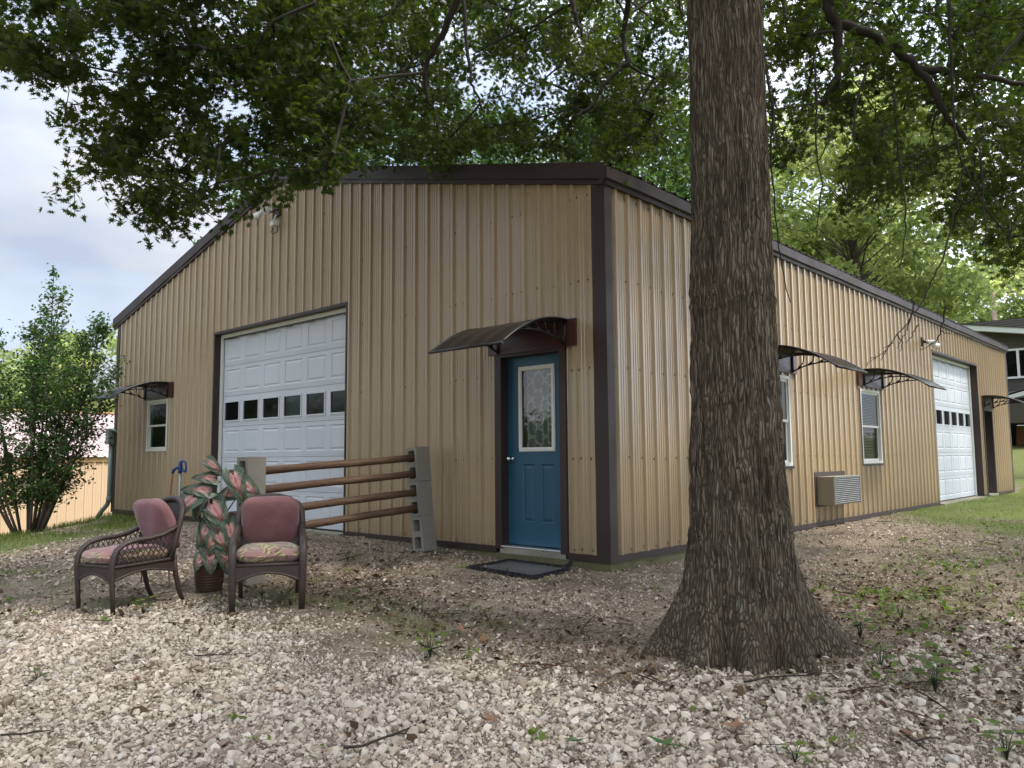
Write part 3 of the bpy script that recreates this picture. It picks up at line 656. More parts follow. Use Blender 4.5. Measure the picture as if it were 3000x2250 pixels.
mb = MB(); FC = lambda u, z, d: (-BW-d, u, z); FD = lambda u, z, d: (u, BL+d, z)
sheet(mb, FC, 0, BL, .18, .02, lambda u: EH, []); sheet(mb, FD, -BW, 0, -2.216, .02, ztop, [])
mb.build('rear_wall', [WALL], BLD)
# near-black box stands in for the unlit room behind the openings
mb = MB(); mb.box(-BW+.35, -.35, .35, BL-.35, 0.0, 3.6); mb.build('unlit_room_box', [DARK], BLD)
# foundation
mb = MB()
mb.box(-BW-.01, .012, -.012, .35, -.7, -.012, bev=.01); mb.box(-.35, .012, .35, BL, -.7, -.012, bev=.01)
mb.box(-BW-.01, -BW+.3, .35, BL, -.7, -.012); mb.box(-BW+.3, -.35, BL-.3, BL, -.7, -.012)
mb.build('foundation', [MOSSY], BLD)
# base trim
for a, c in ((-BW-.03, G1[0]-.0), (G1[1], ED[0]), (ED[1], .032)):
    mb = MB(); mb.box(a, c, -.034, -.004, -.012, .052); mb.build('base_trim', [TRIM], BLD)
for a, c in ((-.004, G2[0]), (G2[1], MD[0]), (MD[1], BL+.03)):
    mb = MB(); mb.box(.004, .034, a, c, -.012, .052); mb.build('base_trim', [TRIM], BLD)
# corner trims, slightly dented
def corner(x, y, sx, sy, wA, wB, zt, name='corner_trim'):
    mb = MB(); n = 14
    pts = [(-sx*wA, -.0), (-sx*wA, sy*.027), (-sx*wA*.75, sy*.032), (sx*.032, sy*.032), (sx*.032, -sy*wB*.75), (sx*.027, -sy*wB), (0, -sy*wB)]
    for k in range(n):
        z0 = .03+(zt-.03)*k/n; z1 = .03+(zt-.03)*(k+1)/n
        d0 = .004*math.sin(k*1.7); d1 = .004*math.sin((k+1)*1.7)
        for p, q in zip(pts[:-1], pts[1:]):
            mb.quad((x+p[0]+d0*sx, y+p[1]+d0*sy, z0), (x+q[0]+d0*sx, y+q[1]+d0*sy, z0), (x+q[0]+d1*sx, y+q[1]+d1*sy, z1), (x+p[0]+d1*sx, y+p[1]+d1*sy, z1))
    return mb.build(name, [TRIM], BLD)
corner(0, 0, 1, -1, .142, .105, EH-.04); corner(-BW, 0, -1, -1, .10, .12, EH-.04); corner(0, BL, 1, 1, .10, .10, EH-.04)
# rake trim: broad face, drip lip below it, seams and a few dents
mb = MB()
def rake(x0, x1, seam):
    n = 26; s = SL if x1 > -BW/2 else SL
    for k in range(n):
        a = x0+(x1-x0)*k/n; c = x0+(x1-x0)*(k+1)/n
        za = EH+SL*min(-a, BW+a); zc = EH+SL*min(-c, BW+c)
        da = .006*math.sin(a*3.1)+.004*math.sin(a*7.7); dc = .006*math.sin(c*3.1)+.004*math.sin(c*7.7)
        lo, mid, hi = -.045, .005, .185
        y0 = -.046; y1 = -.062
        mb.quad((a, y0, za+lo), (c, y0, zc+lo), (c, y0, zc+mid), (a, y0, za+mid))
        mb.quad((a, y0, za+mid), (c, y0, zc+mid), (c, y1+dc, zc+mid+.006), (a, y1+da, za+mid+.006))
        mb.quad((a, y1+da, za+mid+.006), (c, y1+dc, zc+mid+.006), (c, y1, zc+hi), (a, y1, za+hi))
        mb.quad((a, y1, za+hi), (c, y1, zc+hi), (c, .16, zc+hi+.004), (a, .16, za+hi+.004))
        mb.quad((a, y0, za+lo), (c, y0, zc+lo), (c, 0, zc+lo), (a, 0, za+lo))
rake(-BW/2, .085, 0); mb.box(-5.0, -4.985, -.066, .1, EH+SL*4.99-.05, EH+SL*4.99+.193)
mb.build('rake_trim', [TRIM], BLD)
mb = MB(); rake(-BW-.22, -BW/2-.001, 0); mb.build('rake_trim', [TRIM], BLD)
# roof sheets with ribs running down the slope
mb = MB()
pr = profile(-.055, BL+.06, .10)
for sgn in (1, -1):
    for (a, da), (c, dc) in zip(pr[:-1], pr[1:]):
        if sgn == 1: P = lambda u, d, e: ((.095, u, EH+.160-SL*.095+d) if e else (-BW/2, u, EH+.160+SL*BW/2+d))
        else: P = lambda u, d, e: ((-BW-.2, u, EH+.160-SL*.2+d) if e else (-BW/2, u, EH+.160+SL*BW/2+d))
        mb.quad(P(a, da, True), P(c, dc, True), P(c, dc, False), P(a, da, False))
mb.build('roof', [ROOFM], BLD)
# eave trim along the long wall
mb = MB(); n = 30
for k in range(n):
    a = -.062+(BL+.12)*k/n; c = -.062+(BL+.12)*(k+1)/n; w = lambda u: .006*math.sin(u*2.3)+.004*math.sin(u*5.1)
    for (x0, z0), (x1, z1) in zip([(.0, EH-.045), (.045, EH-.045), (.05, EH+.0), (.085, EH+.008), (.088, EH+.13)], [(.045, EH-.045), (.05, EH+.0), (.085, EH+.008), (.088, EH+.13), (-.05, EH+.165)]):
        mb.quad((x0+w(a)*(x0 > .01), a, z0), (x0+w(c)*(x0 > .01), c, z0), (x1+w(c)*(x1 > .01), c, z1), (x1+w(a)*(x1 > .01), a, z1))
mb.face([(0, -.062, EH-.045), (.045, -.062, EH-.045), (.05, -.062, EH), (.085, -.062, EH+.008), (.088, -.062, EH+.13), (-.05, -.062, EH+.165)])
mb.build('eave_trim', [TRIM], BLD)
# ---- overhead doors
def raised(mb, F, u0, u1, z0, z1, d, m=0, depth=.011, b1=.014, b2=.045):
    """moulded raised panel: rim groove, bevel, flat field"""
    R_ = lambda i: ((u0+i, z0+i), (u1-i, z0+i), (u1-i, z1-i), (u0+i, z1-i))
    rings = [(R_(0), d), (R_(b1), d-depth), (R_(b1+.006), d-depth), (R_(b2), d-.001)]
    for (r0, d0), (r1, d1) in zip(rings[:-1], rings[1:]):
        for q in range(4):
            a, c = r0[q], r0[(q+1) % 4]; e, g = r1[(q+1) % 4], r1[q]
            mb.quad(F(a[0], a[1], d0), F(c[0], c[1], d0), F(e[0], e[1], d1), F(g[0], g[1], d1), m)
    r, dd = rings[-1]; mb.quad(*[F(p[0], p[1], dd) for p in r], m)
def overhead(F, u0, u1, z0, d, ncol, wrow, name_glass=DGLASS):
    W_ = u1-u0; H = 3.05/6; mb = MB(); panes = []
    pw = W_/ncol
    for r in range(6):
        a = z0+r*H; b = a+H; g = .004
        # horizontal moulding lines near each section joint
        lines = [a+g, a+.030, a+.034, a+.058, a+.062]
        prev = a+g
        for i, zz in enumerate([a+.028, a+.056]):
            mb.quad(F(u0, prev, d), F(u1, prev, d), F(u1, zz, d), F(u0, zz, d))
            mb.quad(F(u0, zz, d-.004), F(u1, zz, d-.004), F(u1, zz+.005, d-.004), F(u0, zz+.005, d-.004))
            mb.quad(F(u0, zz, d), F(u1, zz, d), F(u1, zz, d-.004), F(u0, zz, d-.004)); mb.quad(F(u0, zz+.005, d-.004), F(u1, zz+.005, d-.004), F(u1, zz+.005, d), F(u0, zz+.005, d))
            prev = zz+.005
        mb.quad(F(u0, a-g, d-.012), F(u1, a-g, d-.012), F(u1, a+g, d-.012), F(u0, a+g, d-.012))
        win = (r == wrow)
        p0, p1 = (a+.105, a+.405) if win else (a+.085, a+.445)
        mb.quad(F(u0, prev, d), F(u1, prev, d), F(u1, p0, d), F(u0, p0, d))
        mb.quad(F(u0, p1, d), F(u1, p1, d), F(u1, b-g, d), F(u0, b-g, d))
        mg = .072 if not win else .078
        for c in range(ncol):
            x0 = u0+c*pw; x1 = x0+pw
            mb.quad(F(x0, p0, d), F(x0+mg, p0, d), F(x0+mg, p1, d), F(x0, p1, d)); mb.quad(F(x1-mg, p0, d), F(x1, p0, d), F(x1, p1, d), F(x1-mg, p1, d))
            if not win: raised(mb, F, x0+mg, x1-mg, p0, p1, d)
            else:
                e0, e1 = x0+mg, x1-mg; fr = .022
                for (ua, ub, za, zb) in ((e0-fr, e1+fr, p1, p1+fr), (e0-fr, e1+fr, p0-fr, p0), (e0-fr, e0, p0, p1), (e1, e1+fr, p0, p1)):
                    P = [F(ua, za, d-.002), F(ub, za, d-.002), F(ub, zb, d-.002), F(ua, zb, d-.002)]; Q = [F(ua, za, d+.012), F(ub, za, d+.012), F(ub, zb, d+.012), F(ua, zb, d+.012)]
                    mb.quad(*Q)
                    for q in range(4): mb.quad(P[q], P[(q+1) % 4], Q[(q+1) % 4], Q[q])
                panes.append((e0, e1, p0, p1))
    o = mb.build('garage_door', [WHITE], BLD)
    for e0, e1, p0, p1 in panes:
        pm = MB(); pm.quad(F(e0, p0, d-.006), F(e1, p0, d-.006), F(e1, p1, d-.006), F(e0, p1, d-.006)); pm.build('pane', [name_glass], o)
    return o
overhead(FA, -8.0, -4.34, .035, -.12, 6, 3)
overhead(FB, 11.47, 15.13, .035, -.155, 6, 3)
def jambs(F, h, depth, tw=.055, sill=True):
    mb = MB(); u0, u1, z0, z1 = h
    def bx(ua, ub, za, zb, da, db, m):
        P = [F(ua, za, da), F(ub, zb, db)]; mb.box(P[0][0], P[1][0], P[0][1], P[1][1], P[0][2], P[1][2], m)
    bx(u0-tw*.3, u0+.012, z0, z1, -depth, .030, 0); bx(u1-.012, u1+tw*.3, z0, z1, -depth, .030, 0)
    bx(u0-tw*.3, u1+tw*.3, z1-.012, z1+tw*.55, -depth, .034, 0)
    o = mb.build('garage_frame', [TRIM], BLD)
    mb = MB()
    bx(u0+.013, u0+.075, z0+.02, z1-.013, -depth-.01, -depth+.022, 0); bx(u1-.075, u1-.013, z0+.02, z1-.013, -depth-.01, -depth+.022, 0)
    bx(u0+.076, u1-.076, z1-.07, z1-.013, -depth-.01, -depth+.02, 0)
    mb.build('door_stop', [VINYL], o)
    mb = MB(); n = 24
    for k in range(n): bx(u0+.08+(u1-u0-.16)*k/n, u0+.08+(u1-u0-.16)*(k+1)/n, z1-.094+random.uniform(-.012, .006), z1-.0705, -depth-.004, -depth+.012, 0)
    mb.build('weather_seal', [BLACK], o)
    mb = MB(); bx(u0+.02, u1-.02, -.2, .012, -.3, .10, 0); mb.build('apron', [CONC], BLD)
jambs(FA, G1, .10); jambs(FB, G2, .14)
# ---- blue entry door
D = -.085
mb = MB(); u0, u1, z0, z1 = -1.415, -.585, .075, 2.115
gx0, gx1, gz0, gz1 = -1.225, -.755, 1.10, 1.985
p = [(-1.205, -1.035), (-.945, -.765)]; pz = (.32, .94)
def fq(a, b, c, e): mb.quad(FA(a, c, D), FA(b, c, D), FA(b, e, D), FA(a, e, D))
fq(u0, gx0, gz0, gz1); fq(gx1, u1, gz0, gz1); fq(u0, u1, gz1, z1); fq(u0, u1, pz[1], gz0); fq(u0, u1, z0, pz[0])
fq(u0, p[0][0], *pz); fq(p[0][1], p[1][0], *pz); fq(p[1][1], u1, *pz)
for a, b in p: raised(mb, FA, a, b, pz[0], pz[1], D, depth=.012, b1=.012, b2=.042)
DOOR = mb.build('entry_door', [BLUE], BLD, 'blue half glass entry door with two lower panels')
mb = MB()
for i, (w, dd) in enumerate(((.045, .014), (.028, .022))):
    for (a, b, c, e) in ((gx0-w*.4, gx1+w*.4, gz1-w*.5, gz1+w*.5), (gx0-w*.4, gx1+w*.4, gz0-w*.5, gz0+w*.5), (gx0-w*.5, gx0+w*.5, gz0+w*.5, gz1-w*.5), (gx1-w*.5, gx1+w*.5, gz0+w*.5, gz1-w*.5)):
        mb.box(a, b, -D-.002-dd*-0-.0, -D-dd, c, e)
for v in range(0): pass
mb.build('glass_moulding', [CREAM], DOOR)
mb = MB(); mb.quad((gx0, -D+.006, gz0), (gx1, -D+.006, gz0), (gx1, -D+.006, gz1), (gx0, -D+.006, gz1)); mb.build('pane', [GLASS], DOOR)
mb = MB()
mb.grid(lambda s, q: (gx0+.03+(gx1-gx0-.03)*s, -D+.055+.03*math.sin(s*30+q*1.2+math.sin(s*9))*(.55+.45*(1-q)), gz0-.02+(gz1-gz0+.04)*q), 70, 12)
mb.build('lace_curtain', [LACE], DOOR)
mb = MB(); mb.quad((gx0-.05, -D+.22, gz0-.05), (gx1+.05, -D+.22, gz0-.05), (gx1+.05, -D+.22, gz1+.05), (gx0-.05, -D+.22, gz1+.05)); mb.build('unlit_room_sheet', [DARK], DOOR)  # near-black sheet stands in for unlit room depth behind the curtain
mb = MB(); Mk = Matrix.Translation((-1.365, -D, 1.0)) @ Matrix.Rotation(R(90), 4, 'X')
mb.lathe([(0, 0), (.032, 0), (.032, .006), (.013, .012), (.011, .035), (.022, .042), (.029, .055), (.027, .068), (.014, .076), (0, .077)], 24, 0, Mk)
mb.build('door_knob', [CHROME], DOOR)
mb = MB()
mb.box(-1.51, -1.415, -.036, .11, .03, 2.16); mb.box(-.585, -.50, -.036, .11, .03, 2.16); mb.box(-1.51, -.50, -.0365, .11, 2.117, 2.165)
mb.build('door_frame', [TRIM], BLD)
mb = MB(); mb.box(-1.415, -.585, -.05, .12, .045, .066, bev=.006); mb.box(-1.46, -.54, -.012, .12, -.02, .044); mb.build('threshold', [ALU], BLD)
# ---- windows
def window(F, h, blinds, name='window', trim=False):
    u0, u1, z0, z1 = h; zm = (z0+z1)/2; mb = MB()
    def bx(mb, ua, ub, za, zb, da, db, m=0):
        P, Q = F(ua, za, da), F(ub, zb, db); mb.box(P[0], Q[0], P[1], Q[1], P[2], Q[2], m)
    f = .045
    bx(mb, u0, u1, z1-f, z1, -.06, .032); bx(mb, u0, u1, z0, z0+f, -.06, .034); bx(mb, u0, u0+f, z0+f, z1-f, -.06, .032); bx(mb, u1-f, u1, z0+f, z1-f, -.06, .032)
    o = mb.build(name, [VINYL], BLD)
    s = .035
    for (za, zb, d) in ((zm-.02, z1-f, .012), (z0+f, zm+.02, -.012)):
        mb = MB(); a, b = u0+f+.001, u1-f-.001
        bx(mb, a, b, zb-s, zb, d-.018, d); bx(mb, a, b, za, za+s, d-.018, d); bx(mb, a, a+s, za+s, zb-s, d-.018, d); bx(mb, b-s, b, za+s, zb-s, d-.018, d)
        mb.build('sash', [VINYL], o)
        mb = MB(); mb.quad(F(a+s, za+s, d-.009), F(b-s, za+s, d-.009), F(b-s, zb-s, d-.009), F(a+s, zb-s, d-.009)); mb.build('pane', [WGLASS], o)
    if blinds:
        mb = MB(); z = z0+f+.02
        while z < z1-f-.03:
            mb.quad(F(u0+f+.02, z, -.055), F(u1-f-.02-(.10 if z < zm-.1 else 0), z, -.055), F(u1-f-.02-(.10 if z < zm-.1 else 0), z+.014, -.075), F(u0+f+.02, z+.014, -.075)); z += .026
        mb.build('blind', [BLIND], o)
    mb = MB(); mb.quad(F(u0, z0, -.25), F(u1, z0, -.25), F(u1, z1, -.25), F(u0, z1, -.25)); mb.build('unlit_room_sheet', [DARK], o)  # darkness of the unlit room, painted as a near-black sheet behind the panes
    if trim:
        mb = MB(); bx(mb, u0-.04, u1+.04, z0-.035, z0-.001, -.02, .038); bx(mb, u0-.04, u0-.001, z0, z1, -.02, .036); bx(mb, u1+.001, u1+.022, z0, z1, -.02, .03); mb.build('window_trim', [TRIM], o)
    return o
window(FA, WA, False); window(FB, W1, True, trim=True); window(FB, W2, True, trim=True)
# ---- white half-glass door on the long wall
mb = MB(); d = -.14; u0, u1 = 15.66, 16.50
for (a, b, c, e) in ((u0, u0+.14, 1.0, 1.92), (u1-.14, u1, 1.0, 1.92), (u0, u1, 1.92, 2.07), (u0, u1, .88, 1.0), (u0, u1, .04, .22), (u0, u0+.12, .22, .88), (u1-.12, u1, .22, .88), ((u0+u1)/2-.05, (u0+u1)/2+.05, .22, .88)):
    mb.quad(FB(a, c, d), FB(b, c, d), FB(b, e, d), FB(a, e, d))
raised(mb, FB, u0+.12, (u0+u1)/2-.05, .22, .88, d); raised(mb, FB, (u0+u1)/2+.05, u1-.12, .22, .88, d)
MDO = mb.build('side_door', [WHITE], BLD, 'white half glass door near the far end of the long wall')
mb = MB(); mb.quad(FB(u0+.14, 1.0, d-.01), FB(u1-.14, 1.0, d-.01), FB(u1-.14, 1.92, d-.01), FB(u0+.14, 1.92, d-.01)); mb.build('pane', [DGLASS], MDO)
mb = MB()
for (a, b, c, e) in ((u0+.11, u1-.11, 1.92, 1.95), (u0+.11, u1-.11, .97, 1.0), (u0+.11, u0+.14, 1.0, 1.92), (u1-.14, u1-.11, 1.0, 1.92)): mb.box(d, d+.018, a, b, c, e)
mb.build('glass_moulding', [VINYL], MDO)
mb = MB(); mb.box(-.2, .034, 15.585, u0, .0, 2.14); mb.box(-.2, .034, u1, 16.60, .0, 2.14); mb.box(-.2, .0345, 15.585, 16.60, 2.072, 2.15); mb.build('door_frame', [TRIM], BLD)
mb = MB(); mb.box(-.2, .06, 15.62, 16.56, -.1, .035); mb.build('threshold', [CONC], BLD)
# ---------------------------------------------------------------- awnings
def awning(F, u0, u1, b0, b1, label, tilt=0.0):
    o = F((u0+u1)/2, 2.15, 0); root = thing('awning', label, 'awning', o, group='curved smoked awnings over the doors and windows')
    L = lambda u, z, d: tuple(np.array(F(u, z, d))-np.array(o))
    def arch(t):                     # t 0 at the wall .. 1 at the front lip
        return 2.425-.335*t**2.1 + .015*math.sin(t*math.pi), .02+.98*t
    mb = MB(); P, Q = L(b0, 2.152, .024), L(b1, 2.436, .048); mb.box(P[0], Q[0], P[1], Q[1], P[2], Q[2], bev=.003); mb.build('backing_board', [BOARD], root)
    mb = MB()
    for off in (0, .005):
        def fn(s, t):
            z, dd = arch(t); return L(u0+.012+(u1-u0-.024)*s, z+off+.004*math.sin(s*26), dd+.03)
        mb.grid(fn, 26, 18)
    mb.build('canopy', [POLY], root)
    mb = MB(); n = 20
    for u in (u0, u1):
        mb.tube([L(u, arch(k/n)[0]+.003, arch(k/n)[1]+.03) for k in range(n+1)], .011, 8)
    z, dd = arch(1); mb.tube([L(u0-.012, z, dd+.032), L(u1+.012, z, dd+.032)], .015, 8)
    z, dd = arch(0); mb.tube([L(u0, z, dd+.03), L(u1, z, dd+.03)], .012, 8)
    mb.build('canopy_frame', [BLACK], root)
    for u in (u0+.03, u1-.03):
        mb = MB(); bars = []
        lo = [(2.175, .05), (2.24, .22), (2.275, .42), (2.275, .60), (2.255, .74)]
        def bar(pts, r=.012): mb.tube([L(u, a, b) for a, b in pts], r, 6, flat=(1.0, .8))
        bar([(2.42, .055), (2.16, .055)], .020); bar(lo, .013)
        bar([(arch(t)[0]-.016, arch(t)[1]+.03) for t in np.linspace(0, .78, 12)], .011)
        bar([(2.255, .74), (arch(.75)[0]-.01, arch(.75)[1]+.03)], .010)
        for bx_, tx in ((.12, .17), (.26, .33), (.40, .48), (.54, .61)):     # the curved struts between lower arm and canopy
            zb = np.interp(bx_, [q[1] for q in lo], [q[0] for q in lo]); za, da = arch(tx)
            bar([(zb, bx_), (zb+.35*(za-zb)-.0, bx_+.085), (zb+.7*(za-zb), bx_+.10), (za-.01, da+.03)], .009)
        for bx_ in (.16, .32, .47):
            zb = np.interp(bx_, [q[1] for q in lo], [q[0] for q in lo])
            a = L(u, zb+.02, bx_); mb.tube([np.array(a)+np.array(F(.012, 0, 0))*1.0-np.array(F(0, 0, 0)), np.array(a)-np.array(F(.012, 0, 0))], .016, 8)
        mb.build('bracket', [BLACK], root)
    return root
awning(FA, -1.467, -.458, -1.60, -.345, 'smoked awning on a dark board over the blue entry door')
awning(FA, -10.765, -9.765, -10.83, -9.60, 'smoked awning over the small white window near the left corner')
awning(FB, 3.34, 4.37, 3.22, 4.51, 'smoked awning over the window beside the tree trunk')
awning(FB, 7.19, 8.17, 6.97, 8.30, 'smoked awning over the window left of the far overhead door')
awning(FB, 15.60, 16.60, 15.48, 16.73, 'smoked awning over the white door at the far end')
# ---------------------------------------------------------------- lamps, air conditioner, conduit
def lamp_head(mb, M, m0=0, m1=1):
    mb.lathe([(0, -.075), (.028, -.075), (.034, -.055), (.034, -.02), (.040, 0), (.064, .05), (.068, .085), (.066, .088)], 20, m0, M)
    mb.lathe([(.066, .086), (.05, .094), (0, .1)], 20, m1, M)
def aim(p, d): return Matrix.Translation(p) @ Vector(d).to_track_quat('Z', 'Y').to_matrix().to_4x4()
FL = thing('floodlight', 'twin white floodlight with motion sensor high under the gable peak', 'floodlight', (-6.15, 0, 4.83))
mb = MB(); mb.box(-.09, .09, -.055, -.02, -.08, .10, bev=.01); mb.tube([(-.05, -.05, .02), (-.12, -.10, .0)], .014, 8); mb.tube([(.05, -.05, .02), (.03, -.13, -.0)], .014, 8); mb.build('base_plate', [TRIM], FL)
mb = MB(); lamp_head(mb, aim((-.24, -.21, -.03), (-.55, -.45, -.7))); mb.build('lamp_head', [LAMPW, LAMPG], FL)
mb = MB(); lamp_head(mb, aim((.00, -.20, -.02), (.55, -.75, -.25))); mb.build('lamp_head', [LAMPW, LAMPG], FL)
mb = MB(); mb.box(-.06, .045, -.16, -.06, -.265, -.185, bev=.012, M=Matrix.Rotation(R(-14), 4, 'Y')); mb.tube([(0, -.05, -.05), (.01, -.09, -.13), (0, -.1, -.2)], .013, 8); mb.build('motion_sensor', [LAMPW], FL)
mb = MB(); mb.tube([(.0, -.1, -.25), (-.03, -.12, -.34), (.02, -.11, -.37), (.05, -.06, -.33), (.05, -.04, -.2)], .006, 6); mb.build('cable', [BLACK], FL)
FL2 = thing('floodlight', 'twin white floodlight beside the far overhead door', 'floodlight', (0, 10.75, 3.26))
mb = MB(); mb.box(.02, .06, -.06, .06, -.09, .09, bev=.01); mb.tube([(.05, -.0, .02), (.13, -.05, -.01)], .018, 8); mb.tube([(.05, .02, 0), (.14, .07, -.03)], .016, 8); mb.build('base_plate', [TRIM], FL2)
mb = MB(); lamp_head(mb, aim((.2, -.09, -.03), (.8, -.5, -.45))); mb.build('lamp_head', [LAMPW, LAMPG], FL2)
mb = MB(); lamp_head(mb, aim((.22, .10, -.07), (.8, .4, -.5))); mb.build('lamp_head', [LAMPW, LAMPG], FL2)
AC = thing('air_conditioner', 'tan through wall air conditioner with louvred grey front under the windows', 'air conditioner', (0, 5.60, .30))
mb = MB(); mb.box(.022, .036, -.60, .60, -.03, .47, bev=.003); mb.build('flange', [TRIM], AC)
mb = MB(); mb.box(.036, .27, -.525, .525, .0, .405, bev=.006); mb.box(.036, .272, -.527, -.52, .0, .04); mb.build('case', [ACTAN], AC)
mb = MB(); n = 14
for k in range(n):
    z = .014+k*.385/n
    mb.box(-.004, .004, -.515, .515, -.0085, .0085, M=Matrix.Translation((.285, 0, z+.011)) @ Matrix.Rotation(R(38), 4, 'Y'))
mb.box(.2701, .272, -.515, .515, .01, .395, 1); mb.box(.27, .292, -.525, -.516, .0, .405); mb.box(.27, .292, .516, .525, .0, .405); mb.box(.27, .294, -.525, .525, .397, .409)
mb.build('louvre_grille', [ACGRL, DARK], AC)
CO = thing('conduit', 'grey conduit pipe with junction box on the left wall corner', 'conduit', (-12.26, -.02, -.12))
mb = MB(); mb.tube([(0, -.04, 1.5), (0, -.04, .38), (-.02, -.06, .26), (-.10, -.14, .12), (-.16, -.20, -.02)], .045, 12); mb.tube([(0, -.04, .42), (0, -.04, .30)], .056, 12); mb.build('pipe', [GREYPL], CO)
mb = MB(); mb.box(-.085, .075, -.13, .03, 1.46, 1.78, bev=.02); mb.build('junction_box', [GREYPL], CO)
mb = MB(); mb.tube([(.07, -.05, 1.74), (.14, -.05, 1.74), (.16, -.03, 1.72), (.16, .0, 1.70)], .03, 10); mb.build('elbow', [GREYPL], CO)
# ---------------------------------------------------------------- block pillars and rails
def cblock(mb):
    """hollow block stood on end: x .19 wide, y .19 deep (holes run along y), z .394 tall"""
    a, h = .097, .3945
    hx = .055; zs = [(.034, .166), (.228, .360)]
    F = lambda x, z, y: (x, y, z)
    for y in (-a, a):
        xs = [-a, -hx, hx, a]; z_ = [0, zs[0][0], zs[0][1], zs[1][0], zs[1][1], h]
        for i in range(3):
            for j in range(5):
                if i == 1 and j in (1, 3): continue
                # ends are scooped between the flanges
                mb.quad(F(xs[i], z_[j], y), F(xs[i+1], z_[j], y), F(xs[i+1], z_[j+1], y), F(xs[i], z_[j+1], y))
    for x in (-a, a): mb.quad((x, -a, 0), (x, a, 0), (x, a, h), (x, -a, h))
    for z, s in ((0, 1), (h, -1)):
        pr = [(-a, 0), (-.045, 0), (-.035, .012), (.035, .012), (.045, 0), (a, 0)]
        for p, q in zip(pr[:-1], pr[1:]): mb.quad((p[0], -a, z+s*p[1]*0), (q[0], -a, z+s*q[1]*0), (q[0], a, z), (p[0], a, z))
    for z0, z1 in zs:
        r = .012; P = [(-hx+r, z0), (hx-r, z0), (hx, z0+r), (hx, z1-r), (hx-r, z1), (-hx+r, z1), (-hx, z1-r), (-hx, z0+r)]
        for p, q in zip(P, P[1:]+P[:1]): mb.quad((p[0], -a, p[1]), (q[0], -a, q[1]), (q[0], a, q[1]), (p[0], a, p[1]))
        for cx, cz in ((-hx, z0), (hx, z0), (hx, z1), (-hx, z1)):
            sx = 1 if cx < 0 else -1; sz = 1 if cz == z0 else -1
            for y in (-a, a): mb.face([(cx, y, cz), (cx+sx*r, y, cz), (cx, y, cz+sz*r)])
def pillar(x, y, z, lean, rz, names):
    M = Matrix.Translation((x, y, z)) @ Matrix.Rotation(rz, 4, 'Z') @ Matrix.Rotation(lean, 4, 'Y')
    for k, lb in enumerate(names):
        mb = MB(); cblock(mb); o = mb.build('concrete_block', [BLOCKM])
        o.matrix_world = M @ Matrix.Translation((random.uniform(-.006, .006), random.uniform(-.006, .006), k*.398)) @ Matrix.Rotation(random.uniform(-.03, .03), 4, 'Z')
        tag(o, lb, 'block', 'concrete blocks stacked as fence pillars')
pillar(-2.375, -.295, -.045, R(-7.6), 0, ['empty holed bottom block of the pillar by the tan wall', 'middle block of the pillar by the tan wall', 'topmost block of the pillar by the tan wall'])
pillar(-2.43, -2.44, -.155, R(-.8), R(2), ['bottom block half hidden under the front facing wicker chair', 'middle block behind the front facing wicker chair', 'topmost block above the front facing wicker chair'])
def rail(p0, p1, lb):
    p0, p1 = Vector(p0), Vector(p1); d = p1-p0
    o = bpy.data.objects.new('x', None)
    mb = MB(); n = 30
    P = [(0.003*math.sin(k*.23+p0.z*9), d.length*k/(n-1), .0025*math.sin(k*.31+p0.z*5)) for k in range(n)]
    mb.tube(P, [.039+.0014*math.sin(k*.5+p0.z*7)+random.uniform(-.0006, .0006)+(.002 if k in (7, 19) else 0) for k in range(n)], 14, flat=(1.0, 1.04))
    q = mb.build('fence_rail', [RAIL]); q.location = p0; q.rotation_euler = d.to_track_quat('Y', 'Z').to_euler()
    bpy.data.objects.remove(o)
    tag(q, lb, 'rail', 'round wooden rails between the block pillars')
rail((-2.41, -2.68, .885), (-2.535, -.31, 1.022), 'topmost round wooden rail between the two block pillars')
rail((-2.42, -2.70, .705), (-2.515, -.31, .838), 'second wooden rail from the top, its end behind the caladium')
rail((-2.42, -2.66, .490), (-2.485, -.31, .628), 'second wooden rail from the ground between block pillars')
rail((-2.42, -2.66, .305), (-2.460, -.31, .445), 'lowest wooden rail in front of the white overhead door')
# ---------------------------------------------------------------- wicker chairs
S = .925
def pillow(mb, w, d, h, puff, m=0, side=None, nu=28, nv=28, top=1.0):
    """soft box cushion centred at the origin, thickness along z"""
    N = 30; p = 2.6
    def pt(u, v, sg):
        u = math.copysign(abs(u)**.8, u); v = math.copysign(abs(v)**.8, v)
        x = u*math.sqrt(max(0, 1-.24*v**4)); y = v*math.sqrt(max(0, 1-.24*u**4))
        e = max(0, (1-abs(u)**5)*(1-abs(v)**5))
        z = sg*h/2*(e**.38)*(1+puff*(1-u*u)*(1-v*v))+.004*math.sin(x*6+y*4)
        return (x*w/2*(1+.02*e), y*d/2*(1+.02*e), z)
    for sg in (1, -1):
        base = len(mb.v)
        for i in range(N+1):
            for j in range(N+1): mb.v.append(pt(-1+2*i/N, -1+2*j/N, sg))
        for i in range(N):
            for j in range(N):
                q = base+i*(N+1)+j; mb.f.append((q, q+1, q+N+2, q+N+1))
                ed = i < 2 or j < 2 or i >= N-2 or j >= N-2
                mb.m.append(side if side is not None and (top > 0 or True) and (ed or sg < 0) else m); mb.sm.append(True)
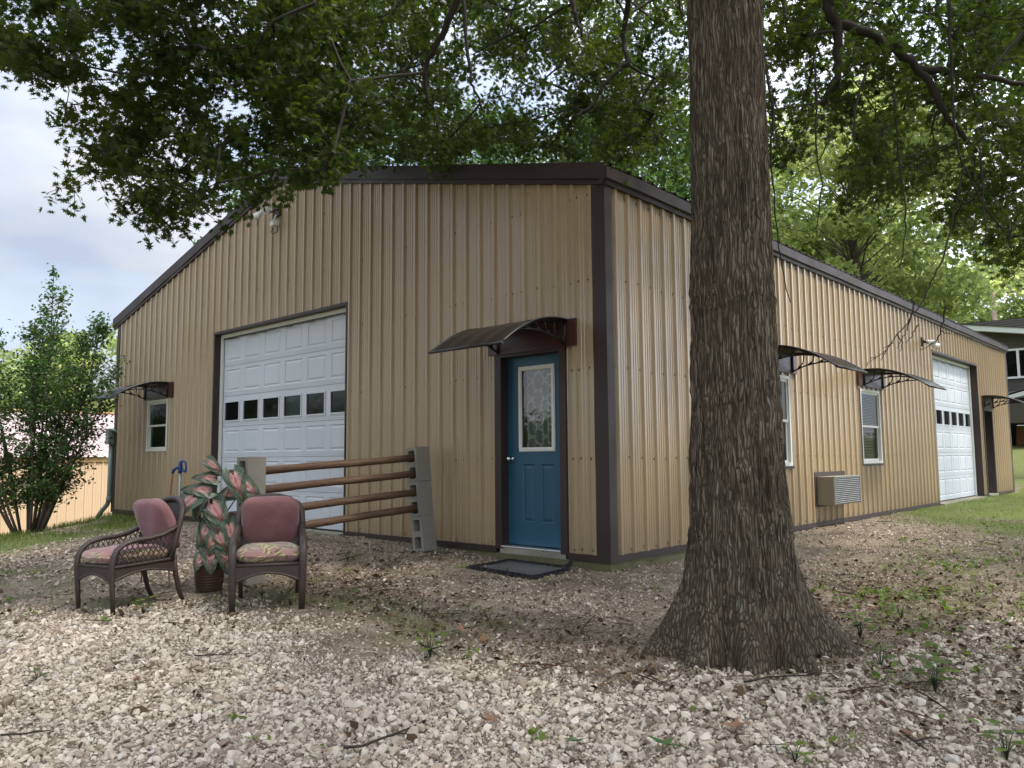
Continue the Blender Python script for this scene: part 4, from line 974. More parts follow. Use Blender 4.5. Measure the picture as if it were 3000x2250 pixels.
def chair(loc, rz, tilt, label, kind):
    c = thing('wicker_chair', label, 'chair', loc, rz, 'brown wicker armchairs on the gravel')
    c.rotation_euler = (tilt[0], tilt[1], rz); c.scale = (S, S, S)
    for s in (-1, 1):
        mb = MB()
        mb.tube([(s*.285, .315, -.02), (s*.287, .32, .2), (s*.29, .325, .40), (s*.292, .315, .48), (s*.292, .28, .545), (s*.292, .21, .592), (s*.292, .10, .612), (s*.29, -.02, .612), (s*.287, -.14, .628), (s*.282, -.25, .665), (s*.278, -.33, .70)], [.020, .024, .026, .027, .027, .027, .027, .026, .026, .024, .020], 10, flat=(1.25, .85))
        mb.build('arm', [WICK], c)
        mb = MB(); mb.tube([(s*.26, -.275, .42), (s*.258, -.29, .25), (s*.255, -.32, .1), (s*.252, -.37, -.02)], [.024, .023, .021, .019], 10); mb.build('leg', [WICK], c)
        mb = MB(); arm = [(.315, .40), (.315, .48), (.28, .54), (.21, .587), (.10, .607), (-.02, .607), (-.14, .622), (-.25, .655)]
        top = lambda y: np.interp(y, [a[0] for a in arm][::-1], [a[1] for a in arm][::-1])
        for k in range(-8, 26):
            for sl in (1, -1):
                pts = []
                for q in range(40):
                    t = q/39; z = .40+t*.28; y = -.30+k*.048+sl*(z-.40)*.62
                    if sl < 0: y += .10
                    if -.265 < y < .30 and z < top(y)-.01: pts.append((s*.287, y, z))
                if len(pts) > 2: mb.tube([pts[0], pts[len(pts)//2], pts[-1]], .0042, 5, caps=False)
        mb.build('arm_lattice', [WICK], c)
        mb = MB()
        def sk(u, v, s=s):
            y = .31-.58*u; lo = .285+.055*math.sin(math.pi*u); return (s*.280, y, lo+(.40-lo)*v)
        mb.grid(sk, 16, 4); mb.tube([Vector(sk(k/16, 0)) for k in range(17)], .011, 6); mb.tube([Vector(sk(k/16, 1)) for k in range(17)], .015, 6)
        mb.build('skirt', [WICK], c)
    mb = MB()
    def skf(u, v): x = -.275+.55*u; lo = .265+.075*math.sin(math.pi*u); return (x, .325, lo+(.40-lo)*v)
    mb.grid(skf, 16, 4); mb.tube([Vector(skf(k/16, 0)) for k in range(17)], .011, 6); mb.build('skirt', [WICK], c, )
    mb = MB(); mb.tube([(-.285, .315, .405), (.285, .315, .405)], .017, 8); mb.tube([(-.27, -.275, .395), (.27, -.275, .395)], .017, 8); mb.box(-.275, .275, -.27, .31, .388, .402); mb.build('seat_frame', [WICK], c)
    # back: woven shell with a thick rolled rim, leaning back
    rim = [(-.272, 0), (-.282, .16), (-.288, .30), (-.280, .40), (-.245, .475), (-.17, .52), (-.08, .545), (0, .55), (.08, .545), (.17, .52), (.245, .475), (.280, .40), (.288, .30), (.282, .16), (.272, 0)]
    B = lambda x, h, b=0: (x, -.285-.33*h*(.75+.25*h)-b+.05*abs(x/.28)**2, .40+h*.965)
    mb = MB(); mb.tube([B(x, h) for x, h in rim], .028, 10, flat=(1.1, .9))
    def shell(u, v):
        k = u*7; i = min(int(k), 6); f = k-i
        a = np.array(rim[i])*(1-f)+np.array(rim[i+1])*f; e = np.array(rim[14-i])*(1-f)+np.array(rim[13-i])*f
        p = a*(1-v)+e*v; return B(p[0], p[1], .012*math.sin(math.pi*v))
    mb.grid(shell, 28, 16); mb.build('backrest', [WICK], c)
    mb = MB(); pillow(mb, .55, .62, .125, .35, 0, 1)
    o = mb.build('seat_cushion', [MAUVE if kind == 'mauve' else FLORAL, FLORAL], c, 'mauve seat cushion with floral sides' if kind == 'mauve' else 'faded floral seat cushion'); o.location = (0, .035, .468); o.rotation_euler = (R(2.5), 0, 0)
    mb = MB(); pillow(mb, .52, .52, .125, .3)
    cu = mb.build('back_cushion', [MAUVE], c, 'plain mauve back cushion'); cu.location = (0, -.285 if kind != 'mauve' else -.275, .705); cu.rotation_euler = (R(90-22), 0, 0)
    mb = MB(); T = [(-.14, .17), (-.17, .05), (-.165, -.08), (-.13, -.15), (-.05, -.185), (.05, -.185), (.13, -.15), (.165, -.08), (.17, .05), (.16, .17)]
    mb.tube([(x*1.05, y*1.05, .066+.016*(1-(x/.25)**2)*(1-(y/.25)**2)) for x, y in T], .0032, 5); mb.build('piping', [MAUVE], cu)
    for s in (-1, 1):
        mb = MB(); mb.tube([(s*.22, -.2, .385), (s*.235, -.235, .30), (s*.225, -.245, .22), (s*.232, -.24, .16)], .007, 5, flat=(1.6, .4)); mb.build('tie', [MAUVE], c)
    return c
chair((-1.447, -2.823, -.185), 4.157, (R(-2.0), 0), 'wicker armchair facing the camera with a faded floral seat cushion', 'floral')
chair((-2.365, -3.565, -.200), 3.282, (R(-2.2), R(1.5)), 'wicker armchair turned sideways to the left with mauve cushions', 'mauve')
# ---------------------------------------------------------------- potted caladium between the chairs
PL = thing('potted_plant', 'tall pink and green caladium in a round wicker basket between the chairs', 'plant', (-2.40, -2.86, -.19), R(-118))
mb = MB()
prof = []
for k in range(23):
    z = .27*k/22; prof.append((.098+.024*math.sin(z/.27*2.2)+.006*(k % 2), z)); prof.append((.104+.024*math.sin((z+.006)/.27*2.2)+.006*(k % 2), z+.006))
prof += [(.13, .285), (.118, .285), (.108, .23)]
mb.lathe([(0, 0), (.09, 0)]+prof, 36); mb.lathe([(.112, .235), (0, .24)], 20, 1); mb.build('basket', [BASKET, LITTER], PL)
def cal_leaf(name, p, d, nrm, L, wid, lab=None):
    """heart-shaped leaf with a drooped blade; stores across/along/rim coordinates for its markings"""
    d = Vector(d).normalized(); n_ = Vector(nrm); n_ = (n_-d*n_.dot(d)).normalized(); s = d.cross(n_)
    V = []; U = []; F = []; nu, nv = 18, 9
    def half(v):       # half-width along the leaf
        return (1-v)**.62*(min(1, (v+.02)/.16))**.5*1.02*(1-.12*v)
    for i in range(nu+1):
        v = i/nu
        for j in range(-nv, nv+1):
            q = j/nv; hw = half(v)*.5*wid/L
            lobe = -.17*abs(q)**1.4*(1-v)**3*2.0
            a = q*hw; vv = v+lobe
            bend = -.22*vv*vv+.10*abs(q)*.9*hw+.012*math.sin(v*17+abs(q)*6)+.02*math.sin(v*5+q*3)
            P = Vector(p)+(d*(vv-.15)+s*a+n_*bend)*L; V.append(P[:])
            rimd = min(1-abs(q), (1-v)*1.1+.02, 1)
            U.append((a*1.6, vv, rimd*1.0 if hw > .05 else 0))
    w = 2*nv+1
    for i in range(nu):
        for j in range(2*nv): a = i*w+j; F.append((a, a+1, a+w+1, a+w))
    return npmesh(name, V, [np.array(F)], CALA, PL, smooth=True, extra=U)
# local frame: +y looks at the camera, +x is right in the picture
LV = [(-.04, .94, .19, .12, (-.75, .1, -.65)), (.06, .865, .19, .13, (1, .25, .10)), (-.21, .755, .29, .19, (-.40, .3, -1)), (-.09, .69, .22, .16, (1, -.2, -.35)), (.12, .76, .235, .15, (1, .15, .12)),
      (.10, .62, .26, .15, (.35, .3, -1)), (.22, .60, .26, .19, (.85, .3, -.8)), (-.07, .50, .30, .22, (-.6, .35, -1)), (-.17, .30, .27, .17, (-.25, .3, -1)), (-.01, .25, .15, .13, (.15, .35, -1)),
      (-.13, .13, .25, .20, (-.15, .5, -1)), (-.01, .12, .22, .18, (-.05, .5, -1)), (.085, .10, .13, .11, (.3, .5, -.9)), (.06, .38, .14, .12, (.6, .2, -.5)), (-.32, .73, .24, .16, (-.9, .2, -.8)), (.02, .55, .18, .13, (.5, -.3, -.3)), (-.15, .42, .2, .14, (-.9, -.3, -.5)), (-.20, .21, .20, .12, (-.3, .2, -1)), (-.05, .40, .24, .16, (-.3, .4, -1)), (.06, .33, .22, .15, (.4, .4, -.9)), (-.10, .26, .2, .15, (-.5, .3, -1))]
ST = []
for k, (x, z, L, w, d) in enumerate(LV):
    y = .10+random.uniform(-.03, .05) if k not in (3, 13, 15, 16) else -.06
    if z < .32: y = .15
    z += .185
    x *= 1.12
    dv = Vector(d).normalized(); cal_leaf('leaf', Vector((x, y, z))-dv*L*.33, d, (random.uniform(-.3, .3), 1.0, .45), L*1.0, w*1.22)
    mb = MB(); p0 = Vector((random.uniform(-.04, .04), random.uniform(-.03, .03), .22)); p1 = Vector((x, y-.012, z))-dv*L*.30; mid = (p0+p1)/2+Vector((-x*.18, -y*.2, .05+.05*(z > .3)))
    mb.tube([p0, p0*.6+mid*.4, mid, mid*.4+p1*.6+Vector((0, 0, .015)), p1], [.009, .008, .0065, .005, .0035], 6); mb.build('stalk', [CALSTEM], PL)
mb = MB(); mb.tube([(0, 0, .2), (.005, .0, .6), (.0, .01, .88)], [.019, .017, .010], 8); mb.tube([(.05, .0, .2), (.085, .0, .55), (.10, .01, .8)], [.012, .010, .006], 8); mb.tube([(-.04, .01, .2), (-.06, .0, .38), (-.05, .0, .5)], [.012, .010, .006], 8); mb.build('main_stem', [CALSTEM], PL)
# ---------------------------------------------------------------- yard hydrant
HY = thing('yard_hydrant', 'blue frost proof yard hydrant with orange hose by the left wall', 'hydrant', (-8.35, -.42, -.05), R(20))
mb = MB(); mb.tube([(0, 0, -.05), (0, 0, .88)], .021, 12); mb.build('standpipe', [GALV], HY)
mb = MB(); mb.tube([(0, 0, .85), (0, 0, .90), (0, 0, .95), (0, 0, 1.02), (0, 0, 1.05)], [.032, .036, .034, .030, .02], 14); mb.tube([(-.01, 0, .95), (-.07, -.01, .935), (-.13, -.015, .90), (-.15, -.015, .85)], [.026, .023, .022, .024], 12); mb.build('head', [HYDB], HY)
mb = MB(); mb.tube([(.0, 0, 1.03), (.06, 0, 1.05), (.11, 0, 1.02), (.125, 0, .93), (.115, 0, .87), (.08, 0, .88), (.04, 0, .92)], .014, 10, flat=(1, 1.5)); mb.build('handle', [HYDB], HY)
mb = MB(); mb.tube([(-.15, -.015, .86), (-.165, -.015, .74), (-.185, -.02, .5), (-.20, -.03, .25), (-.22, -.06, .06), (-.30, -.1, .03)], .016, 10); mb.build('hose', [HOSE], HY)
# ---------------------------------------------------------------- doormat
def zmat(s, q):
    return 0
MT = thing('doormat', 'black rubber doormat with curled corner before the blue door', 'doormat', (-.80, -.42, gz(-.80, -.42)+.018), R(-3))
mb = MB(); mw, md = .48, .31
def H(x, y):
    z = gz(-.80+x, -.42+y)-gz(-.80, -.42)+.008*math.sin(x*6+1)*math.cos(y*5)
    cu = max(0, x-.34)*max(0, y-.19)*6; return z+cu
mb.grid(lambda s, q: (-mw+.085+(2*mw-.17)*s, -md+.085+(2*md-.17)*q, H(-mw+.085+(2*mw-.17)*s, -md+.085+(2*md-.17)*q)+.006), 20, 12); mb.build('carpet_field', [MATTOP], MT)
mb = MB(); ring = [(-mw, -md), (mw, -md), (mw, md), (-mw, md)]
for q in range(4):
    a, b = np.array(ring[q]), np.array(ring[(q+1) % 4]); ai, bi = a-np.sign(a)*.09, b-np.sign(b)*.09
    def fn(s, t):
        p = (a*(1-s)+b*s)*(1-t)+(ai*(1-s)+bi*s)*t; w = .006*math.sin(s*60)*math.sin(t*9)
        sc = 1+.012*math.sin(s*31)*(1-t); return (p[0]*sc, p[1]*sc, H(p[0], p[1])+.010+w-.008*(t < .05))
    mb.grid(fn, 60, 6)
for q in range(4):
    a, b = np.array(ring[q])*.92, np.array(ring[(q+1) % 4])*.92
    n = 34 if q % 2 == 0 else 22
    for k in range(n):
        p = a+(b-a)*(k+.5)/n; M = Matrix.Translation((p[0], p[1], H(p[0], p[1])+.016)) @ Matrix.Rotation(k*.9+q, 4, 'Z'); mb.box(-.016, .016, -.006, .006, -.005, .006, M=M)
mb.build('rubber_border', [RUBBER], MT)
# ---------------------------------------------------------------- single fallen things on the gravel
def star(n=5, inner=.36, rnd=None):
    pts = []
    for k in range(n):
        a = math.pi/2+2*math.pi*k/n*.86+(.43-.0)*0; 
        pts.append((a, 1.0 if k else 1.15)); pts.append((a+math.pi/n*.86, inner))
    return [(r*math.cos(a), r*math.sin(a)) for a, r in pts]
def fallen(name, x, y, L, col, label, cat, grp, rz):
    mb = MB(); bm_ = star()
    c0 = (0, 0, .0)
    for p, q in zip(bm_, bm_[1:]+bm_[:1]):
        zz = lambda a: .16*abs(a[0])+.10*a[1]*a[1]
        mb.face([(0, 0, .03*L), (p[0]*L/2, p[1]*L/2, zz(p)*L+.004), (q[0]*L/2, q[1]*L/2, zz(q)*L+.004)])
    mb.tube([(0, -.1*L, .01), (0, -.55*L, .02), (.05*L, -.9*L, .015)], .0015, 5)
    o = mb.build(name, [col]); o.location = (x, y, float(gh(np.array([x]), np.array([y]))[0])+.035); o.rotation_euler = (random.uniform(-.3, .3), random.uniform(-.3, .3), rz); tag(o, label, cat, grp)
GREENL = simple('fresh_fallen_leaf', (0.045, 0.095, 0.022), .5, var=.3); BROWNL = simple('dry_fallen_leaf', (0.20, 0.105, 0.055), .8, var=.35)
for (lx, ly, L, g, rz, lb) in ((-1.925, -4.496, .12, 1, .4, 'green fallen oak leaf lying left of the chairs'), (2.474, -3.050, .17, 1, 1.9, 'large green oak leaf at the bottom edge right of centre'), (2.123, -3.289, .13, 1, 2.8, 'crumpled green leaf left of the large fallen leaf'), (0.284, -3.720, .09, 1, .9, 'small green leaf among pale stones below the facing chair'),
     (-0.341, -4.329, .14, 0, 1.2, 'curled brown leaf in the left foreground gravel'), (1.625, -3.338, .13, 0, .2, 'dry brown leaf in the centre foreground'), (2.657, -2.690, .15, 0, 2.2, 'torn brown leaf below the tree trunk'), (0.425, -2.409, .13, 0, 1.0, 'tan oak leaf on the dark soil before the door'), (3.312, -2.243, .13, 0, .6, 'brown leaf at the right foreground edge'), (1.308, -2.776, .10, 0, 2.0, 'rust coloured leaf bit beside a pale stone in the centre')):
    fallen('fallen_leaf', lx, ly, L, GREENL if g else BROWNL, lb, 'leaf', 'fallen leaves on the gravel', rz)
def stick(pts, r, lb):
    P = []
    for q in pts:
        P.append(Vector((q[0], q[1], float(gh(np.array([q[0]]), np.array([q[1]]))[0])+.04)))
    o0 = P[0].copy(); mb = MB(); mb.tube([p-o0 for p in P], [r*(1-.6*k/(len(P)-1)) for k in range(len(P))], 7)
    a = P[len(P)//2]-o0; mb.tube([a, a+Vector((.05, .05, .015)), a+Vector((.10, .06, .02))], [r*.6, r*.45, r*.3], 5)
    o = mb.build('fallen_twig', [TWIG]); o.location = o0; tag(o, lb, 'twig', 'bare twigs fallen on the gravel')
stick([(1.292, -4.020), (1.344, -3.949), (1.358, -3.814), (1.375, -3.698), (1.374, -3.596)], .008, 'long dark twig in the left centre foreground')
stick([(-0.489, -3.906), (-0.396, -3.791), (-0.271, -3.645)], .005, 'straight thin twig in the gravel below the chairs')
stick([(0.415, -2.780), (0.570, -2.826), (0.727, -2.878)], .008, 'short pale twig at the edge of the dark soil')
stick([(2.445, -2.164), (2.528, -1.998), (2.660, -1.841), (2.777, -1.693)], .006, 'thin curved twig just below the tree roots')
stick([(3.277, -2.228), (3.356, -2.294), (3.426, -2.340)], .008, 'dark twig at the lower right edge')
stick([(-0.063, -5.099), (-0.008, -5.010), (0.043, -4.903)], .006, 'dark twig at the far left foreground edge')
# leafy sprigs standing in the gravel
def sprig(sx, sy, h, nl, lb):
    o = thing('weed', lb, 'weed', (sx, sy, gz(sx, sy)), random.uniform(0, 6), 'leafy weeds standing in the gravel')
    mb = MB(); tops = []
    for k in range(nl):
        a = 2.4*k; hh = h*(.35+.65*k/nl); q = Vector((math.cos(a)*.03, math.sin(a)*.03, hh)); mb.tube([(0, 0, 0), q*.5+Vector((0, 0, .01)), q], [.003, .0025, .0015], 5); tops.append((q, a))
    mb.build('stem', [CALSTEM], o)
    base = np.array([(0, 0, 0), (.3, .26, .06), (.28, .7, .02), (0, 1.0, -.1), (-.28, .7, .02), (-.3, .26, .06)]); V = []; F = []; T = []
    for k, (q, a) in enumerate(tops):
        L = h*random.uniform(.38, .6); d = Vector((math.cos(a), math.sin(a), .2)); V = []; F = []; T = []; s = Vector((-math.sin(a), math.cos(a), 0)); n_ = s.cross(d)*-1
        b0 = len(V)
        for e in base: V.append((q+(d*e[1]+s*e[0]+n_*e[2])*L)[:]); T.append(random.uniform(.35, .95) if e[1] == 0 else T[-1])
        F.append(tuple(range(b0, b0+6)))
        npmesh('leaf', V, [np.array(F)], BLADE, o, tint=T)
sprig(-0.863, -4.699, .10, 7, 'low green weed in the gravel at the far left foreground'); sprig(0.595, -2.848, .17, 9, 'grassy weed at the soil edge left of centre'); sprig(2.044, -1.832, .12, 6, 'small weed against the front of the tree roots'); sprig(3.238, -1.486, .20, 12, 'dark leafy weed in the right foreground gravel'); sprig(2.906, -1.337, .16, 8, 'weed just right of the tree roots')
sprig(2.598, -0.773, .17, 9, 'grassy weed behind the right tree root'); sprig(2.606, 0.077, .13, 7, 'bright leafed weed on the soil right of the trunk'); sprig(-2.555, -1.236, .13, 7, 'weed in fine gravel near the foot of the block pillar'); sprig(-1.896, -3.651, .13, 10, 'grassy weed under the sideways chair'); sprig(-1.221, -2.756, .12, 9, 'weed under the right leg of the facing chair'); sprig(2.988, -2.769, .10, 6, 'bright weed at the bottom edge below the tree'); sprig(3.687, -2.089, .15, 8, 'broad leafed weed in the bottom right corner')
